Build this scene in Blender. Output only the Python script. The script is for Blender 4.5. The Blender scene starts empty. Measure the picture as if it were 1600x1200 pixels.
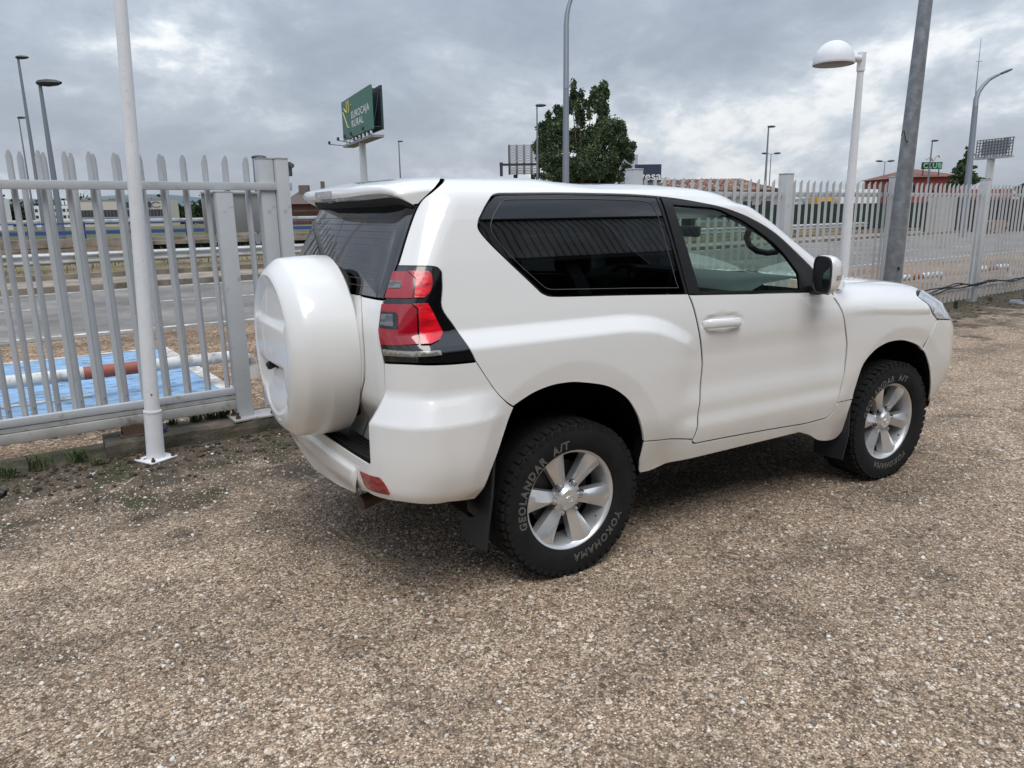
import bpy, bmesh, math, random
import numpy as np
from mathutils import Vector, Matrix, Euler
from mathutils.geometry import delaunay_2d_cdt
random.seed(7); np.random.seed(7)
R = math.radians
scene = bpy.context.scene
col = scene.collection

# ---------------------------------------------------------------- camera
cam_pos = Vector((-1.8902, -3.5938, 1.7090))
YAW, PITCH, ROLL = 1.041890, -0.228777, -0.0145984
fwd = Vector((math.cos(PITCH)*math.cos(YAW), math.cos(PITCH)*math.sin(YAW), math.sin(PITCH)))
r0 = Vector((math.sin(YAW), -math.cos(YAW), 0)); u0 = r0.cross(fwd)
rgt = r0*math.cos(ROLL) + u0*math.sin(ROLL); upv = -r0*math.sin(ROLL) + u0*math.cos(ROLL)
cd = bpy.data.cameras.new('camera'); cam = bpy.data.objects.new('camera', cd); col.objects.link(cam)
cam.matrix_world = Matrix(((rgt.x, upv.x, -fwd.x, cam_pos.x), (rgt.y, upv.y, -fwd.y, cam_pos.y), (rgt.z, upv.z, -fwd.z, cam_pos.z), (0, 0, 0, 1)))
cd.sensor_width = 36; cd.lens = 36*1153.12/1600; cd.clip_start = .05; cd.clip_end = 6000
scene.camera = cam

# ---------------------------------------------------------------- sky, sun, exposure
SUN_EL, SUN_AZ = R(60), R(-112)         # azimuth measured from +x towards +y: veiled sun high behind the camera's right shoulder
world = bpy.data.worlds.new('World'); scene.world = world; world.use_nodes = True
wn, wl = world.node_tree.nodes, world.node_tree.links
wn.clear()
def wnode(t, **kw):
    n = wn.new(t)
    for k, v in kw.items(): setattr(n, k, v)
    return n
def wmath(op, a, b=None, clamp=False):
    n = wnode('ShaderNodeMath', operation=op, use_clamp=clamp)
    for i, v in enumerate((a, b)):
        if v is None: continue
        if isinstance(v, (int, float)): n.inputs[i].default_value = v
        else: wl.new(v, n.inputs[i])
    return n.outputs[0]
def wramp(fac, stops):
    n = wnode('ShaderNodeValToRGB'); e = n.color_ramp.elements
    while len(e) < len(stops): e.new(.5)
    for k, (p, c) in enumerate(stops): e[k].position = p; e[k].color = (*c, 1) if len(c) == 3 else c
    wl.new(fac, n.inputs[0]); return n.outputs[0]
def wmix(f, a, b):
    n = wnode('ShaderNodeMix', data_type='RGBA')
    for s, v in ((n.inputs[0], f), (n.inputs[6], a), (n.inputs[7], b)):
        if isinstance(v, (int, float)): s.default_value = v
        elif isinstance(v, tuple): s.default_value = (*v, 1)
        else: wl.new(v, s)
    return n.outputs[2]
sky = wnode('ShaderNodeTexSky', sky_type='NISHITA'); sky.sun_disc = False
sky.sun_elevation = SUN_EL; sky.sun_rotation = math.pi/2 - SUN_AZ
sky.air_density = 1.2; sky.dust_density = 3.0
bg_sky = wnode('ShaderNodeBackground'); bg_sky.inputs[1].default_value = .07
wl.new(sky.outputs[0], bg_sky.inputs[0])
tc = wnode('ShaderNodeTexCoord'); sep = wnode('ShaderNodeSeparateXYZ'); wl.new(tc.outputs['Generated'], sep.inputs[0])
up = wmath('MAXIMUM', sep.outputs[2], 0.0)
mp = wnode('ShaderNodeMapping'); mp.inputs['Scale'].default_value = (1, 1, 2.1); mp.inputs['Location'].default_value = (8.4, 1.9, 4.2)
wl.new(tc.outputs['Generated'], mp.inputs[0])
def wnoise(scale, detail, rough, dist=0., off=(0, 0, 0)):
    m2 = wnode('ShaderNodeMapping'); m2.inputs['Location'].default_value = off; wl.new(mp.outputs[0], m2.inputs[0])
    n = wnode('ShaderNodeTexNoise'); n.inputs['Scale'].default_value = scale; n.inputs['Detail'].default_value = detail
    n.inputs['Roughness'].default_value = rough; n.inputs['Distortion'].default_value = dist
    wl.new(m2.outputs[0], n.inputs['Vector']); return n.outputs['Fac']
big = wnoise(1.75, 9, .56, .35)
mid = wnoise(4.4, 9, .60, .3, (4.2, 1.3, 2))
fine = wnoise(14, 6, .6, .0, (1.2, 7.3, 5))
dens = wmath('ADD', wmath('MULTIPLY', big, .56), wmath('ADD', wmath('MULTIPLY', mid, .34), wmath('MULTIPLY', fine, .10)))
thick = wnode('ShaderNodeMapRange', interpolation_type='SMOOTHSTEP'); thick.inputs[1].default_value = .10; thick.inputs[2].default_value = .26; thick.inputs[3].default_value = 0; thick.inputs[4].default_value = .055
wl.new(up, thick.inputs[0]); dens = wmath('ADD', dens, thick.outputs[0])
# thick cloud is dark underneath, thin cloud lets the light through
cloud = wramp(dens, [(.40, (1.04, 1.04, 1.03)), (.44, (.88, .905, .93)), (.466, (.62, .68, .75)), (.50, (.475, .53, .61)), (.55, (.385, .435, .515)), (.64, (.31, .355, .435))])
# an overcast sky is brightest overhead
elev = wmath('ADD', .72, wmath('MULTIPLY', wmath('POWER', up, 1.6), 1.8))
low = wmath('SUBTRACT', 1.0, wmath('MULTIPLY', up, 5.5), True)
cloud = wmix(wmath('MULTIPLY', low, .25), cloud, (.66, .72, .78))
bg_cloud = wnode('ShaderNodeBackground'); wl.new(cloud, bg_cloud.inputs[0]); wl.new(elev, bg_cloud.inputs[1])
mixs = wnode('ShaderNodeMixShader'); mixs.inputs[0].default_value = .93
wl.new(bg_sky.outputs[0], mixs.inputs[1]); wl.new(bg_cloud.outputs[0], mixs.inputs[2])
out = wnode('ShaderNodeOutputWorld'); wl.new(mixs.outputs[0], out.inputs[0])

sd = bpy.data.lights.new('sun', 'SUN'); sd.energy = 1.3; sd.angle = R(34); sd.color = (1, .96, .90)
sun = bpy.data.objects.new('sun', sd); col.objects.link(sun)
sdir = Vector((math.cos(SUN_EL)*math.cos(SUN_AZ), math.cos(SUN_EL)*math.sin(SUN_AZ), math.sin(SUN_EL)))
sun.rotation_euler = sdir.to_track_quat('Z', 'Y').to_euler()
vs = scene.view_settings
vs.view_transform = 'Standard'; vs.look = 'None'; vs.gamma = 1; vs.use_curve_mapping = False; vs.exposure = 0.42

# ---------------------------------------------------------------- helpers
def tag(o, label=None, cat=None, group=None, kind=None):
    if label: o['label'] = label
    if cat: o['category'] = cat
    if group: o['group'] = group
    if kind: o['kind'] = kind
    return o
def empty(name, loc=(0, 0, 0), rz=0, parent=None):
    o = bpy.data.objects.new(name, None); col.objects.link(o)
    o.location = loc; o.rotation_euler = (0, 0, rz); o.empty_display_size = .2
    if parent: o.parent = parent
    return o
def children(o): return [c for c in bpy.data.objects if c.parent == o]
def copy_tree(o, parent=None):
    c = o.copy(); col.objects.link(c); c.parent = parent
    for ch in children(o): copy_tree(ch, c)
    return c
def at(px, py, depth):
    """the place seen at photo pixel (px, py), depth metres in front of the camera"""
    return cam_pos + (fwd + rgt*((px-800)/1153.12) + upv*((600-py)/1153.12))*depth

def mat(name, color, rough=.6, metal=0., coat=0., spec=.5, var=0., vscale=6., bump=0., bscale=40., dirt=None, dirt_amt=.0, dscale=1.5, detail=6, stretch=(1, 1, 1), coat_rough=.04):
    """principled material with object-space noise for tone, dirt and fine relief"""
    m = bpy.data.materials.new(name); m.use_nodes = True
    nt = m.node_tree; N, L = nt.nodes, nt.links; b = N['Principled BSDF']
    b.inputs['Base Color'].default_value = (*color, 1); b.inputs['Roughness'].default_value = rough
    b.inputs['Metallic'].default_value = metal; b.inputs['Coat Weight'].default_value = coat; b.inputs['Coat Roughness'].default_value = coat_rough
    b.inputs['Specular IOR Level'].default_value = spec
    t = N.new('ShaderNodeTexCoord'); mpn = N.new('ShaderNodeMapping'); mpn.inputs['Scale'].default_value = stretch
    L.new(t.outputs['Object'], mpn.inputs[0])
    def noise(sc, det=detail, ro=.6):
        n = N.new('ShaderNodeTexNoise'); n.inputs['Scale'].default_value = sc; n.inputs['Detail'].default_value = det; n.inputs['Roughness'].default_value = ro
        L.new(mpn.outputs[0], n.inputs['Vector']); return n.outputs['Fac']
    cur = None
    if var:
        r = N.new('ShaderNodeMapRange'); r.inputs[1].default_value = .3; r.inputs[2].default_value = .7
        r.inputs[3].default_value = 1-var; r.inputs[4].default_value = 1+var; L.new(noise(vscale), r.inputs[0])
        h = N.new('ShaderNodeHueSaturation'); h.inputs['Color'].default_value = (*color, 1); L.new(r.outputs[0], h.inputs['Value']); cur = h.outputs[0]
    if dirt:
        r = N.new('ShaderNodeMapRange'); r.inputs[1].default_value = .62 - dirt_amt*.4; r.inputs[2].default_value = .72 - dirt_amt*.2; L.new(noise(dscale, 8, .65), r.inputs[0])
        mx = N.new('ShaderNodeMix'); mx.data_type = 'RGBA'; L.new(r.outputs[0], mx.inputs[0])
        if cur: L.new(cur, mx.inputs[6])
        else: mx.inputs[6].default_value = (*color, 1)
        mx.inputs[7].default_value = (*dirt, 1); cur = mx.outputs[2]
    if cur: L.new(cur, b.inputs['Base Color'])
    if bump:
        bp = N.new('ShaderNodeBump'); bp.inputs['Strength'].default_value = bump; bp.inputs['Distance'].default_value = .01
        L.new(noise(bscale, 8, .6), bp.inputs['Height']); L.new(bp.outputs[0], b.inputs['Normal'])
    return m

class MB:
    """collects shapes into one mesh"""
    def __init__(self): self.v = []; self.f = []; self.sm = []
    def add(self, vs, fs, smooth=False):
        o = len(self.v); self.v += [tuple(x) for x in vs]; self.f += [tuple(i+o for i in f) for f in fs]; self.sm += [smooth]*len(fs); return self
    def box(self, c, s, rz=0., m=None, bev=0.):
        x, y, z = s[0]/2, s[1]/2, s[2]/2
        if bev > 0:
            bm = bmesh.new(); bmesh.ops.create_cube(bm, size=1)
            for v in bm.verts: v.co = Vector((v.co.x*s[0], v.co.y*s[1], v.co.z*s[2]))
            bmesh.ops.bevel(bm, geom=bm.edges[:], offset=bev, segments=2, profile=.5, affect='EDGES')
            bm.verts.index_update(); p = [v.co.copy() for v in bm.verts]; fs = [[v.index for v in f.verts] for f in bm.faces]; bm.free()
        else:
            p = [Vector((a*x, b*y, d*z)) for d in (-1, 1) for b in (-1, 1) for a in (-1, 1)]
            fs = [(0, 2, 3, 1), (4, 5, 7, 6), (0, 1, 5, 4), (2, 6, 7, 3), (0, 4, 6, 2), (1, 3, 7, 5)]
        M = (m if m is not None else Matrix.Rotation(rz, 3, 'Z'))
        return self.add([M @ q + Vector(c) for q in p], fs, bev > 0)
    def tube(self, pts, rad, n=12, caps=True, smooth=True):
        pts = [Vector(p) for p in pts]; k = len(pts)
        rad = [rad]*k if isinstance(rad, (int, float)) else rad
        vs = []; up = None
        for i, p in enumerate(pts):
            t = (pts[min(i+1, k-1)] - pts[max(i-1, 0)]).normalized()
            if up is None: up = Vector((0, 0, 1)) if abs(t.z) < .9 else Vector((1, 0, 0))
            a = t.cross(up).normalized(); b = a.cross(t).normalized(); up = b
            vs += [p + (a*math.cos(2*math.pi*j/n) + b*math.sin(2*math.pi*j/n))*rad[i] for j in range(n)]
        fs = [(i*n+j, i*n+(j+1) % n, (i+1)*n+(j+1) % n, (i+1)*n+j) for i in range(k-1) for j in range(n)]
        self.add(vs, fs, smooth)
        if caps:
            o = len(self.v) - k*n
            self.f += [tuple(o+j for j in range(n))[::-1], tuple(o+(k-1)*n+j for j in range(n))]; self.sm += [False, False]
        return self
    def lathe(self, prof, n=32, M=None, smooth=True, arc=None):
        """prof: (radius, height) pairs about local z"""
        M = M or Matrix.Identity(4); k = len(prof); vs = []
        for j in range(n):
            a = 2*math.pi*j/n
            vs += [M @ Vector((r*math.cos(a), r*math.sin(a), z)) for r, z in prof]
        fs = [(j*k+i, ((j+1) % n)*k+i, ((j+1) % n)*k+i+1, j*k+i+1) for j in range(n) for i in range(k-1)]
        return self.add(vs, fs, smooth)
    def prism(self, poly, h, M=None, smooth=False):
        """polygon in local xy extruded along local z by h"""
        M = M or Matrix.Identity(4); n = len(poly)
        vs = [M @ Vector((x, y, 0)) for x, y in poly] + [M @ Vector((x, y, h)) for x, y in poly]
        fs = [tuple(range(n))[::-1], tuple(range(n, 2*n))] + [(i, (i+1) % n, n+(i+1) % n, n+i) for i in range(n)]
        return self.add(vs, fs, smooth)
    def quad(self, a, b, c, d): return self.add([a, b, c, d], [(0, 1, 2, 3)])
    def grid(self, P, smooth=True):
        P = np.asarray(P); a, b = P.shape[:2]
        fs = [(i*b+j, (i+1)*b+j, (i+1)*b+j+1, i*b+j+1) for i in range(a-1) for j in range(b-1)]
        return self.add([tuple(x) for x in P.reshape(-1, 3)], fs, smooth)
    def mesh(self, name, m, angle=35):
        me = bpy.data.meshes.new(name); me.from_pydata(self.v, [], self.f)
        me.polygons.foreach_set('use_smooth', self.sm)
        if m: me.materials.append(m)
        me.update()
        if any(self.sm): me.set_sharp_from_angle(angle=R(angle))
        return me
    def build(self, name, m, parent=None, loc=None, rz=0, angle=35):
        o = bpy.data.objects.new(name, self.mesh(name, m, angle)); col.objects.link(o)
        if parent: o.parent = parent
        if loc is not None: o.location = loc
        if rz: o.rotation_euler = (0, 0, rz)
        return o
def link(name, me, parent=None, loc=(0, 0, 0), rz=0):
    o = bpy.data.objects.new(name, me); col.objects.link(o); o.location = loc; o.rotation_euler = (0, 0, rz)
    if parent: o.parent = parent
    return o
def struct(mb, name, m, label=None, kind='structure'):
    o = mb.build(name, m); o['kind'] = kind
    if label: o['label'] = label
    return o
_DG = None
def text_mesh(txt, size, extrude=.0, bevel=.0, outline=False, align='CENTER', spacing=1., shear=0., res=3, offset=0.):
    cu = bpy.data.curves.new('lettering', 'FONT'); cu.body = txt; cu.size = size; cu.align_x = align; cu.space_character = spacing
    cu.extrude = extrude; cu.bevel_depth = bevel; cu.resolution_u = res; cu.shear = shear; cu.offset = offset
    if outline: cu.fill_mode = 'NONE'; cu.bevel_resolution = 1
    ob = bpy.data.objects.new('lettering', cu); col.objects.link(ob)
    dg = bpy.context.evaluated_depsgraph_get(); me = bpy.data.meshes.new_from_object(ob.evaluated_get(dg))
    bpy.data.objects.remove(ob); bpy.data.curves.remove(cu)
    me.name = 'lettering'; return me

# ---------------------------------------------------------------- car body surface
# The body is one analytic surface S(s, h): s runs round the plan outline (rear centre,
# right rear corner, right side where s == x, front corner), h runs up the section.
def pchip(xs, ys):
    xs = np.array(xs, float); ys = np.array(ys, float)
    h = np.diff(xs); dl = np.diff(ys) / h; m = np.zeros(len(xs))
    for i in range(1, len(xs) - 1):
        if dl[i-1] * dl[i] > 0:
            w1 = 2*h[i] + h[i-1]; w2 = h[i] + 2*h[i-1]
            m[i] = (w1 + w2) / (w1/dl[i-1] + w2/dl[i])
    m[0] = dl[0]; m[-1] = dl[-1]
    def f(x):
        x = np.clip(np.asarray(x, float), xs[0], xs[-1])
        i = np.clip(np.searchsorted(xs, x, side='right') - 1, 0, len(xs) - 2)
        t = (x - xs[i]) / h[i]
        return ((2*t**3-3*t**2+1)*ys[i] + (t**3-2*t**2+t)*h[i]*m[i]
                + (-2*t**3+3*t**2)*ys[i+1] + (t**3-t**2)*h[i]*m[i+1])
    return f
def sst(a, b, x):
    t = np.clip((np.asarray(x, float) - a) / (b - a), 0, 1)
    return t*t*t*(t*(6*t-15)+10)
XR, YS, RC, XF, RF = -.85, .90, .17, 3.33, .36
half_w = pchip([.30,.42,.52,.60,.75,.92,1.05,1.15,1.22,1.28,1.34,1.45,1.60,1.70,1.76,1.80,1.835,1.855,1.87,1.885,1.90],
               [.86,.885,.905,.915,.922,.922,.916,.906,.894,.880,.864,.834,.790,.758,.735,.708,.66,.61,.52,.30,.03])
top_z  = pchip([.30,1.70,1.76,1.80,1.835,1.855,1.87,1.885,1.90],
               [.30,1.70,1.760,1.799,1.832,1.850,1.864,1.876,1.880])
rear_x = pchip([.30,.60,.90,1.10,1.22,1.32,1.37,1.50,1.67,1.75,1.80,1.835,1.855,1.87,1.885,1.90],
               [-.86,-.86,-.85,-.85,-.85,-.836,-.82,-.757,-.675,-.632,-.612,-.592,-.565,-.47,-.20,.15])
wind_x = pchip([.30,1.28,1.34,1.43,1.54,1.63,1.70,1.76,1.80,1.835,1.855,1.87,1.885,1.90],
               [2.02,2.02,1.935,1.785,1.615,1.482,1.365,1.262,1.20,1.13,1.03,.80,.50,.18])
front_x= pchip([.30,.42,.50,.66,.86,.92,1.0,1.08,1.14,1.20],
               [3.20,3.26,3.31,3.36,3.35,3.33,3.28,3.22,3.13,3.0])
roof_dip = pchip([-.2,-.02,.15,.36,.6,.785,1.0,1.2],[0,.001,.014,.025,.020,.014,.007,.004])
haunch_z = pchip([-.9,.25,.42,.56,.68,.80,1.0],[1.166,1.163,1.148,1.112,1.055,.98,.88])
def plan(s, h, upper):
    """plan outline at level h: returns X, Y (Y negative on the right) for path parameter s"""
    xr = rear_x(h)
    xf, rf = (wind_x(h), .15) if upper else (front_x(h), RF)
    X = s.copy(); Y = np.full_like(s, -YS)
    s0 = xr + RC
    a = (s0 - s) / RC
    m = (a > 0) & (a <= np.pi/2)
    X = np.where(m, s0 - RC*np.sin(a), X); Y = np.where(m, -(YS - RC) - RC*np.cos(a), Y)
    m = a > np.pi/2
    X = np.where(m, xr, X); Y = np.where(m, -(YS - RC) + (s0 - RC*np.pi/2 - s), Y)
    s1 = xf - rf
    b = (s - s1) / rf
    m = (b > 0) & (b <= np.pi/2)
    X = np.where(m, s1 + rf*np.sin(b), X); Y = np.where(m, -(YS - rf) - rf*np.cos(b), Y)
    m = b > np.pi/2
    X = np.where(m, xf, X); Y = np.where(m, -(YS - rf) + (s - s1 - rf*np.pi/2), Y)
    return X, Y
ARR = (-.04, .49); ARF = (2.475, .47)
def S(s, h, upper=False, off=0.0):
    s = np.asarray(s, float); h = np.asarray(h, float); s, h = np.broadcast_arrays(s, h)
    X, Y = plan(s, h, upper)
    yn = Y / YS
    w = half_w(h); z = top_z(h) * 1.0
    bulge = np.zeros_like(w)
    # rear haunch over the wheel: a sloping shelf that ends in a crisp edge, sinking and fading towards the door
    fx = sst(.88, .36, X); hc = haunch_z(X)
    ramp = sum(np.clip((hc + .070 + k - h)/.070, 0, 1) for k in (-.008, -.004, 0., .004, .008))/5
    bulge += fx * .042 * ramp * sst(.40, .75, h)
    # front wing flare
    ff = sst(1.55, 2.25, X)
    bulge += ff * .016 * sst(1.20, 1.09, h) * sst(.40, .75, h)
    # arch surrounds: a band that turns in slightly towards the wheel opening
    for (cx, cz), r0 in ((ARR, .47), (ARF, .43)):
        d = np.hypot(X - cx, h - cz)
        band = sum(np.clip((r0 + .098 + k - d)/.098, 0, 1) for k in (-.006, 0., .006))/3
        bulge -= .013 * band * sst(.46, .70, h)
    # sill crease of the door
    fd = sst(.55, .80, X) * sst(2.05, 1.80, X)
    bulge += fd * (.016*sst(.70, .60, h) - .014*sst(.72,.86,h)*sst(1.12,.95,h))
    w = w + bulge * (np.abs(yn) > .5) * sst(XR-.02, XR+.16, X)
    y = yn * w
    rear = X < .4
    x = X - .055 * (1 - np.clip(np.abs(yn), 0, 1)**2) * rear
    if upper:
        x = x + .11*(1-yn**2) * ~rear
        z = z - .04 * sst(.3, 1.5, x) * sst(1.70, 1.80, h) - roof_dip(x) * sst(1.785, 1.865, h)
    else:
        x = x + .10*(1-yn**2) * ~rear
        z = z - .055*sst(1.9, 2.9, x)*sst(.9, 1.15, h)
        y = y * (1 - .045*sst(2.6, 3.3, x))       # nose narrows a little
    z = np.broadcast_to(z, s.shape) + 0.0
    P = np.stack([x, y, z], -1)
    if np.any(off):
        P = P - normal(s, h, upper) * np.asarray(off)[..., None]
    return P
def normal(s, h, upper=False):
    e = 2e-3
    a = S(s+e, h, upper) - S(s-e, h, upper)
    b = S(s, h+e, upper) - S(s, h-e, upper)
    n = np.cross(a, b)
    l = np.linalg.norm(n, axis=-1, keepdims=True)
    return n / np.maximum(l, 1e-12)

# front wing + bonnet: h 1.10 .. 1.22 rolls over the shoulder to the centre line
w_lid = pchip([1.10,1.126,1.14,1.16,1.184,1.196,1.208,1.22], [.914,.906,.880,.832,.765,.680,.40,.02])
z_lid = pchip([1.10,1.126,1.14,1.16,1.184,1.196,1.208,1.22], [0,.27,.40,.62,.85,.935,.985,1.0])
f_lid = pchip([1.10,1.13,1.16,1.184,1.196,1.208,1.22], [3.20,3.17,3.12,3.05,2.95,2.65,2.3])
hood_z= pchip([1.6,1.9,2.1,2.5,2.8,3.05,3.25,3.4],[1.29,1.288,1.280,1.260,1.230,1.192,1.14,1.08])
def W(s, h):
    s, h = np.broadcast_arrays(np.asarray(s, float), np.asarray(h, float))
    P = S(s, np.minimum(h, 1.10), False)
    P2 = S(s, 1.10 + (h-1.10)*1.25, False)              # the plain side, carried up to the belt
    xf = np.where(h > 1.10, f_lid(h), front_x(np.minimum(h, 1.10)))
    s1 = xf - RF; b = np.clip((s - s1)/RF, 0, np.pi/2)
    X = np.where(s > s1, s1 + RF*np.sin(b), s); Y = np.where(s > s1, -(YS-RF) - RF*np.cos(b), -YS)
    far = (s - s1)/RF > np.pi/2
    Y = np.where(far, -(YS-RF) + (s - s1 - RF*np.pi/2), Y)
    yn = Y/YS
    rel = w_lid(h)/.912
    x = X + .10*(1-yn**2) * (X > 2.6)
    fl = .016*sst(1.55,2.25,X)*sst(1.20,1.09,h)
    y = yn * (w_lid(h) + fl*(np.abs(yn)>.5)) * (1 - .045*sst(2.6, 3.3, x))
    zc = S(s, np.full_like(s, 1.10), False)[..., 2]
    zc = 1.10 - .055*sst(1.9, 2.9, x)
    z = zc + (hood_z(x) + .012*(1-np.clip(np.abs(y)/.75,0,1)**2) - zc) * z_lid(h)
    L = np.stack([x, y, z], -1)
    k = sst(1.78, 2.2, s)[..., None]
    Q = P2*(1-k) + L*k
    return np.where((h > 1.10)[..., None], Q, P)
# rear bumper: body surface pushed outward below the tail lamps
def B(s, h):
    s, h = np.broadcast_arrays(np.asarray(s, float), np.asarray(h, float))
    n = normal(s, h)
    lin = lambda a, b, q: (np.clip((q-a-.006)/(b-a), 0, 1) + np.clip((q-a)/(b-a), 0, 1) + np.clip((q-a+.006)/(b-a), 0, 1))/3
    o = .062*lin(.995, .872, h) - .035*sst(.62,.48,h)
    o = o * sst(-.30, -.62, s) + .004
    return S(s, h) + n*o[..., None]
def fnormal(f, s, h, e=2e-3):
    a = f(s+e, h) - f(s-e, h); b = f(s, h+e) - f(s, h-e)
    n = np.cross(a, b); l = np.linalg.norm(n, axis=-1, keepdims=True)
    return n/np.maximum(l, 1e-12)
def SU(s, h): return S(s, h, True)
def SL(s, h): return S(s, h, False)

# ================================================================ SETTING
FX0, FY0, FSL = -.86, 2.58, .0916                 # the fence line: y = FY0 + FSL (x - FX0)
def fy(x, d=0.): return FY0 + FSL*(x-FX0) + d
FANG = math.atan(FSL)

def gravel_material(name, tint=(1, 1, 1), fence_dirt=True, cell=120., val=1.0):
    m = bpy.data.materials.new(name); m.use_nodes = True; nt = m.node_tree; N, L = nt.nodes, nt.links; b = N['Principled BSDF']
    t = N.new('ShaderNodeTexCoord'); co = t.outputs['Object']
    def noise(sc, det=6, ro=.6, loc=(0, 0, 0), scl=(1, 1, 1)):
        mpn = N.new('ShaderNodeMapping'); mpn.inputs['Location'].default_value = loc; mpn.inputs['Scale'].default_value = scl; L.new(co, mpn.inputs[0])
        n = N.new('ShaderNodeTexNoise'); n.inputs['Scale'].default_value = sc; n.inputs['Detail'].default_value = det; n.inputs['Roughness'].default_value = ro
        L.new(mpn.outputs[0], n.inputs['Vector']); return n.outputs['Fac']
    def voro(sc, out='Color', rnd=1.):
        n = N.new('ShaderNodeTexVoronoi'); n.inputs['Scale'].default_value = sc; n.inputs['Randomness'].default_value = rnd; L.new(co, n.inputs['Vector']); return n
    def ramp(f, stops):
        n = N.new('ShaderNodeValToRGB'); e = n.color_ramp.elements
        while len(e) < len(stops): e.new(.5)
        for k, (p, c) in enumerate(stops): e[k].position = p; e[k].color = (*c, 1) if not isinstance(c, float) else (c, c, c, 1)
        L.new(f, n.inputs[0]); return n.outputs[0]
    def mix(f, a, c, mode='MIX'):
        n = N.new('ShaderNodeMix'); n.data_type = 'RGBA'; n.blend_type = mode
        for s, v in ((n.inputs[0], f), (n.inputs[6], a), (n.inputs[7], c)):
            if isinstance(v, (int, float)): s.default_value = v
            elif isinstance(v, tuple): s.default_value = (*v, 1)
            else: L.new(v, s)
        return n.outputs[2]
    def math_(op, a, c=None, cl=False):
        n = N.new('ShaderNodeMath'); n.operation = op; n.use_clamp = cl
        for i, v in enumerate((a, c)):
            if v is None: continue
            if isinstance(v, (int, float)): n.inputs[i].default_value = v
            else: L.new(v, n.inputs[i])
        return n.outputs[0]
    v1 = voro(cell); v2 = voro(cell*.45)
    sx = N.new('ShaderNodeSeparateColor'); L.new(v1.outputs['Color'], sx.inputs[0])
    sx2 = N.new('ShaderNodeSeparateColor'); L.new(v2.outputs['Color'], sx2.inputs[0])
    T = lambda r, g, bl: (r*tint[0]*val, g*tint[1]*val, bl*tint[2]*val)
    c1 = ramp(sx.outputs[0], [(0, T(.125, .10, .078)), (.22, T(.22, .175, .132)), (.50, T(.33, .262, .19)), (.78, T(.45, .365, .275)), (.94, T(.60, .53, .44)), (1, T(.72, .67, .60))])
    c2 = ramp(sx2.outputs[0], [(0, T(.13, .105, .08)), (.5, T(.32, .255, .185)), (.9, T(.52, .435, .34)), (1, T(.70, .65, .57))])
    pick = ramp(sx2.outputs[1], [(.62, 0.), (.66, 1.)])
    c = mix(pick, c1, c2)
    # joints between the grains are filled with dark fines
    gap = ramp(v1.outputs['Distance'], [(.40, 1.), (.74, .45)])
    c = mix(1.0, c, gap, 'MULTIPLY')
    # worn, darker wheel tracks and damp patches
    worn = ramp(noise(.55, 7, .62, (3, 1, 0), (.55, 1.3, 1)), [(.38, .62), (.48, .92), (.60, 1.06)])
    c = mix(1.0, c, worn, 'MULTIPLY')
    worn2 = ramp(noise(2.6, 5, .6, (7, 2, 0)), [(.34, .66), (.52, 1.0)])
    c = mix(1.0, c, worn2, 'MULTIPLY')
    if fence_dirt:
        sp = N.new('ShaderNodeSeparateXYZ'); L.new(co, sp.inputs[0])
        dist = math_('SUBTRACT', sp.outputs[1], math_('MULTIPLY', sp.outputs[0], FSL))
        d = math_('MULTIPLY', math_('SUBTRACT', dist, .12), .42, False)
        d = math_('ADD', d, math_('MULTIPLY', math_('SUBTRACT', noise(2.2, 8, .68, (1, 5, 0)), .5), 2.6))
        dk = ramp(d, [(.38, 0.), (.70, 1.)])
        soil = ramp(noise(14, 8, .7), [(.3, (.028, .023, .017)), (.55, (.075, .06, .043)), (.75, (.15, .12, .09))])
        c = mix(math_('MULTIPLY', dk, .86), c, soil)
        mossf = ramp(math_('MULTIPLY', dk, noise(1.9, 6, .6, (9, 4, 1))), [(.50, 0.), (.60, .75)])
        c = mix(mossf, c, (.045, .052, .018))
    L.new(c, b.inputs['Base Color']); b.inputs['Roughness'].default_value = .88; b.inputs['Specular IOR Level'].default_value = .25
    h = math_('ADD', math_('MULTIPLY', v1.outputs['Distance'], -1.0), math_('MULTIPLY', v2.outputs['Distance'], -.9))
    h = math_('ADD', h, math_('MULTIPLY', noise(9, 4), .8))
    bp = N.new('ShaderNodeBump'); bp.inputs['Strength'].default_value = .9; bp.inputs['Distance'].default_value = .006
    L.new(h, bp.inputs['Height']); L.new(bp.outputs[0], b.inputs['Normal'])
    return m
M_gravel = gravel_material('bound gravel', (1.07, .985, .92), True, 120., 1.26)
M_strip = gravel_material('tan roadside paving', (1.18, 1.0, .86), False, 60., .92)
M_asphalt = mat('worn asphalt', (.215, .20, .185), .9, var=.25, vscale=1.2, bump=.5, bscale=120, dirt=(.13, .12, .11), dirt_amt=.5, dscale=.5)
M_terrain = mat('dry earth', (.16, .13, .085), .95, var=.35, vscale=.25, bump=.4, bscale=3, dirt=(.07, .085, .03), dirt_amt=.7, dscale=.12)
M_kerb = mat('stained kerb concrete', (.30, .255, .20), .9, var=.25, vscale=3, bump=.4, bscale=60, dirt=(.12, .10, .08), dirt_amt=.6, dscale=1.5)
M_pave = mat('dusty pavement concrete', (.31, .26, .21), .9, var=.2, vscale=2, bump=.3, bscale=50, dirt=(.17, .14, .11), dirt_amt=.5)
M_white_paint = mat('worn white road paint', (.66, .64, .60), .8, var=.1, dirt=(.24, .21, .18), dirt_amt=.55, dscale=5)
M_blue_paint = mat('worn blue parking paint', (.235, .40, .60), .75, var=.10, vscale=4, bump=.5, bscale=90, dirt=(.10, .10, .10), dirt_amt=.34, dscale=9, stretch=(.5, 1.6, 1))
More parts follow.
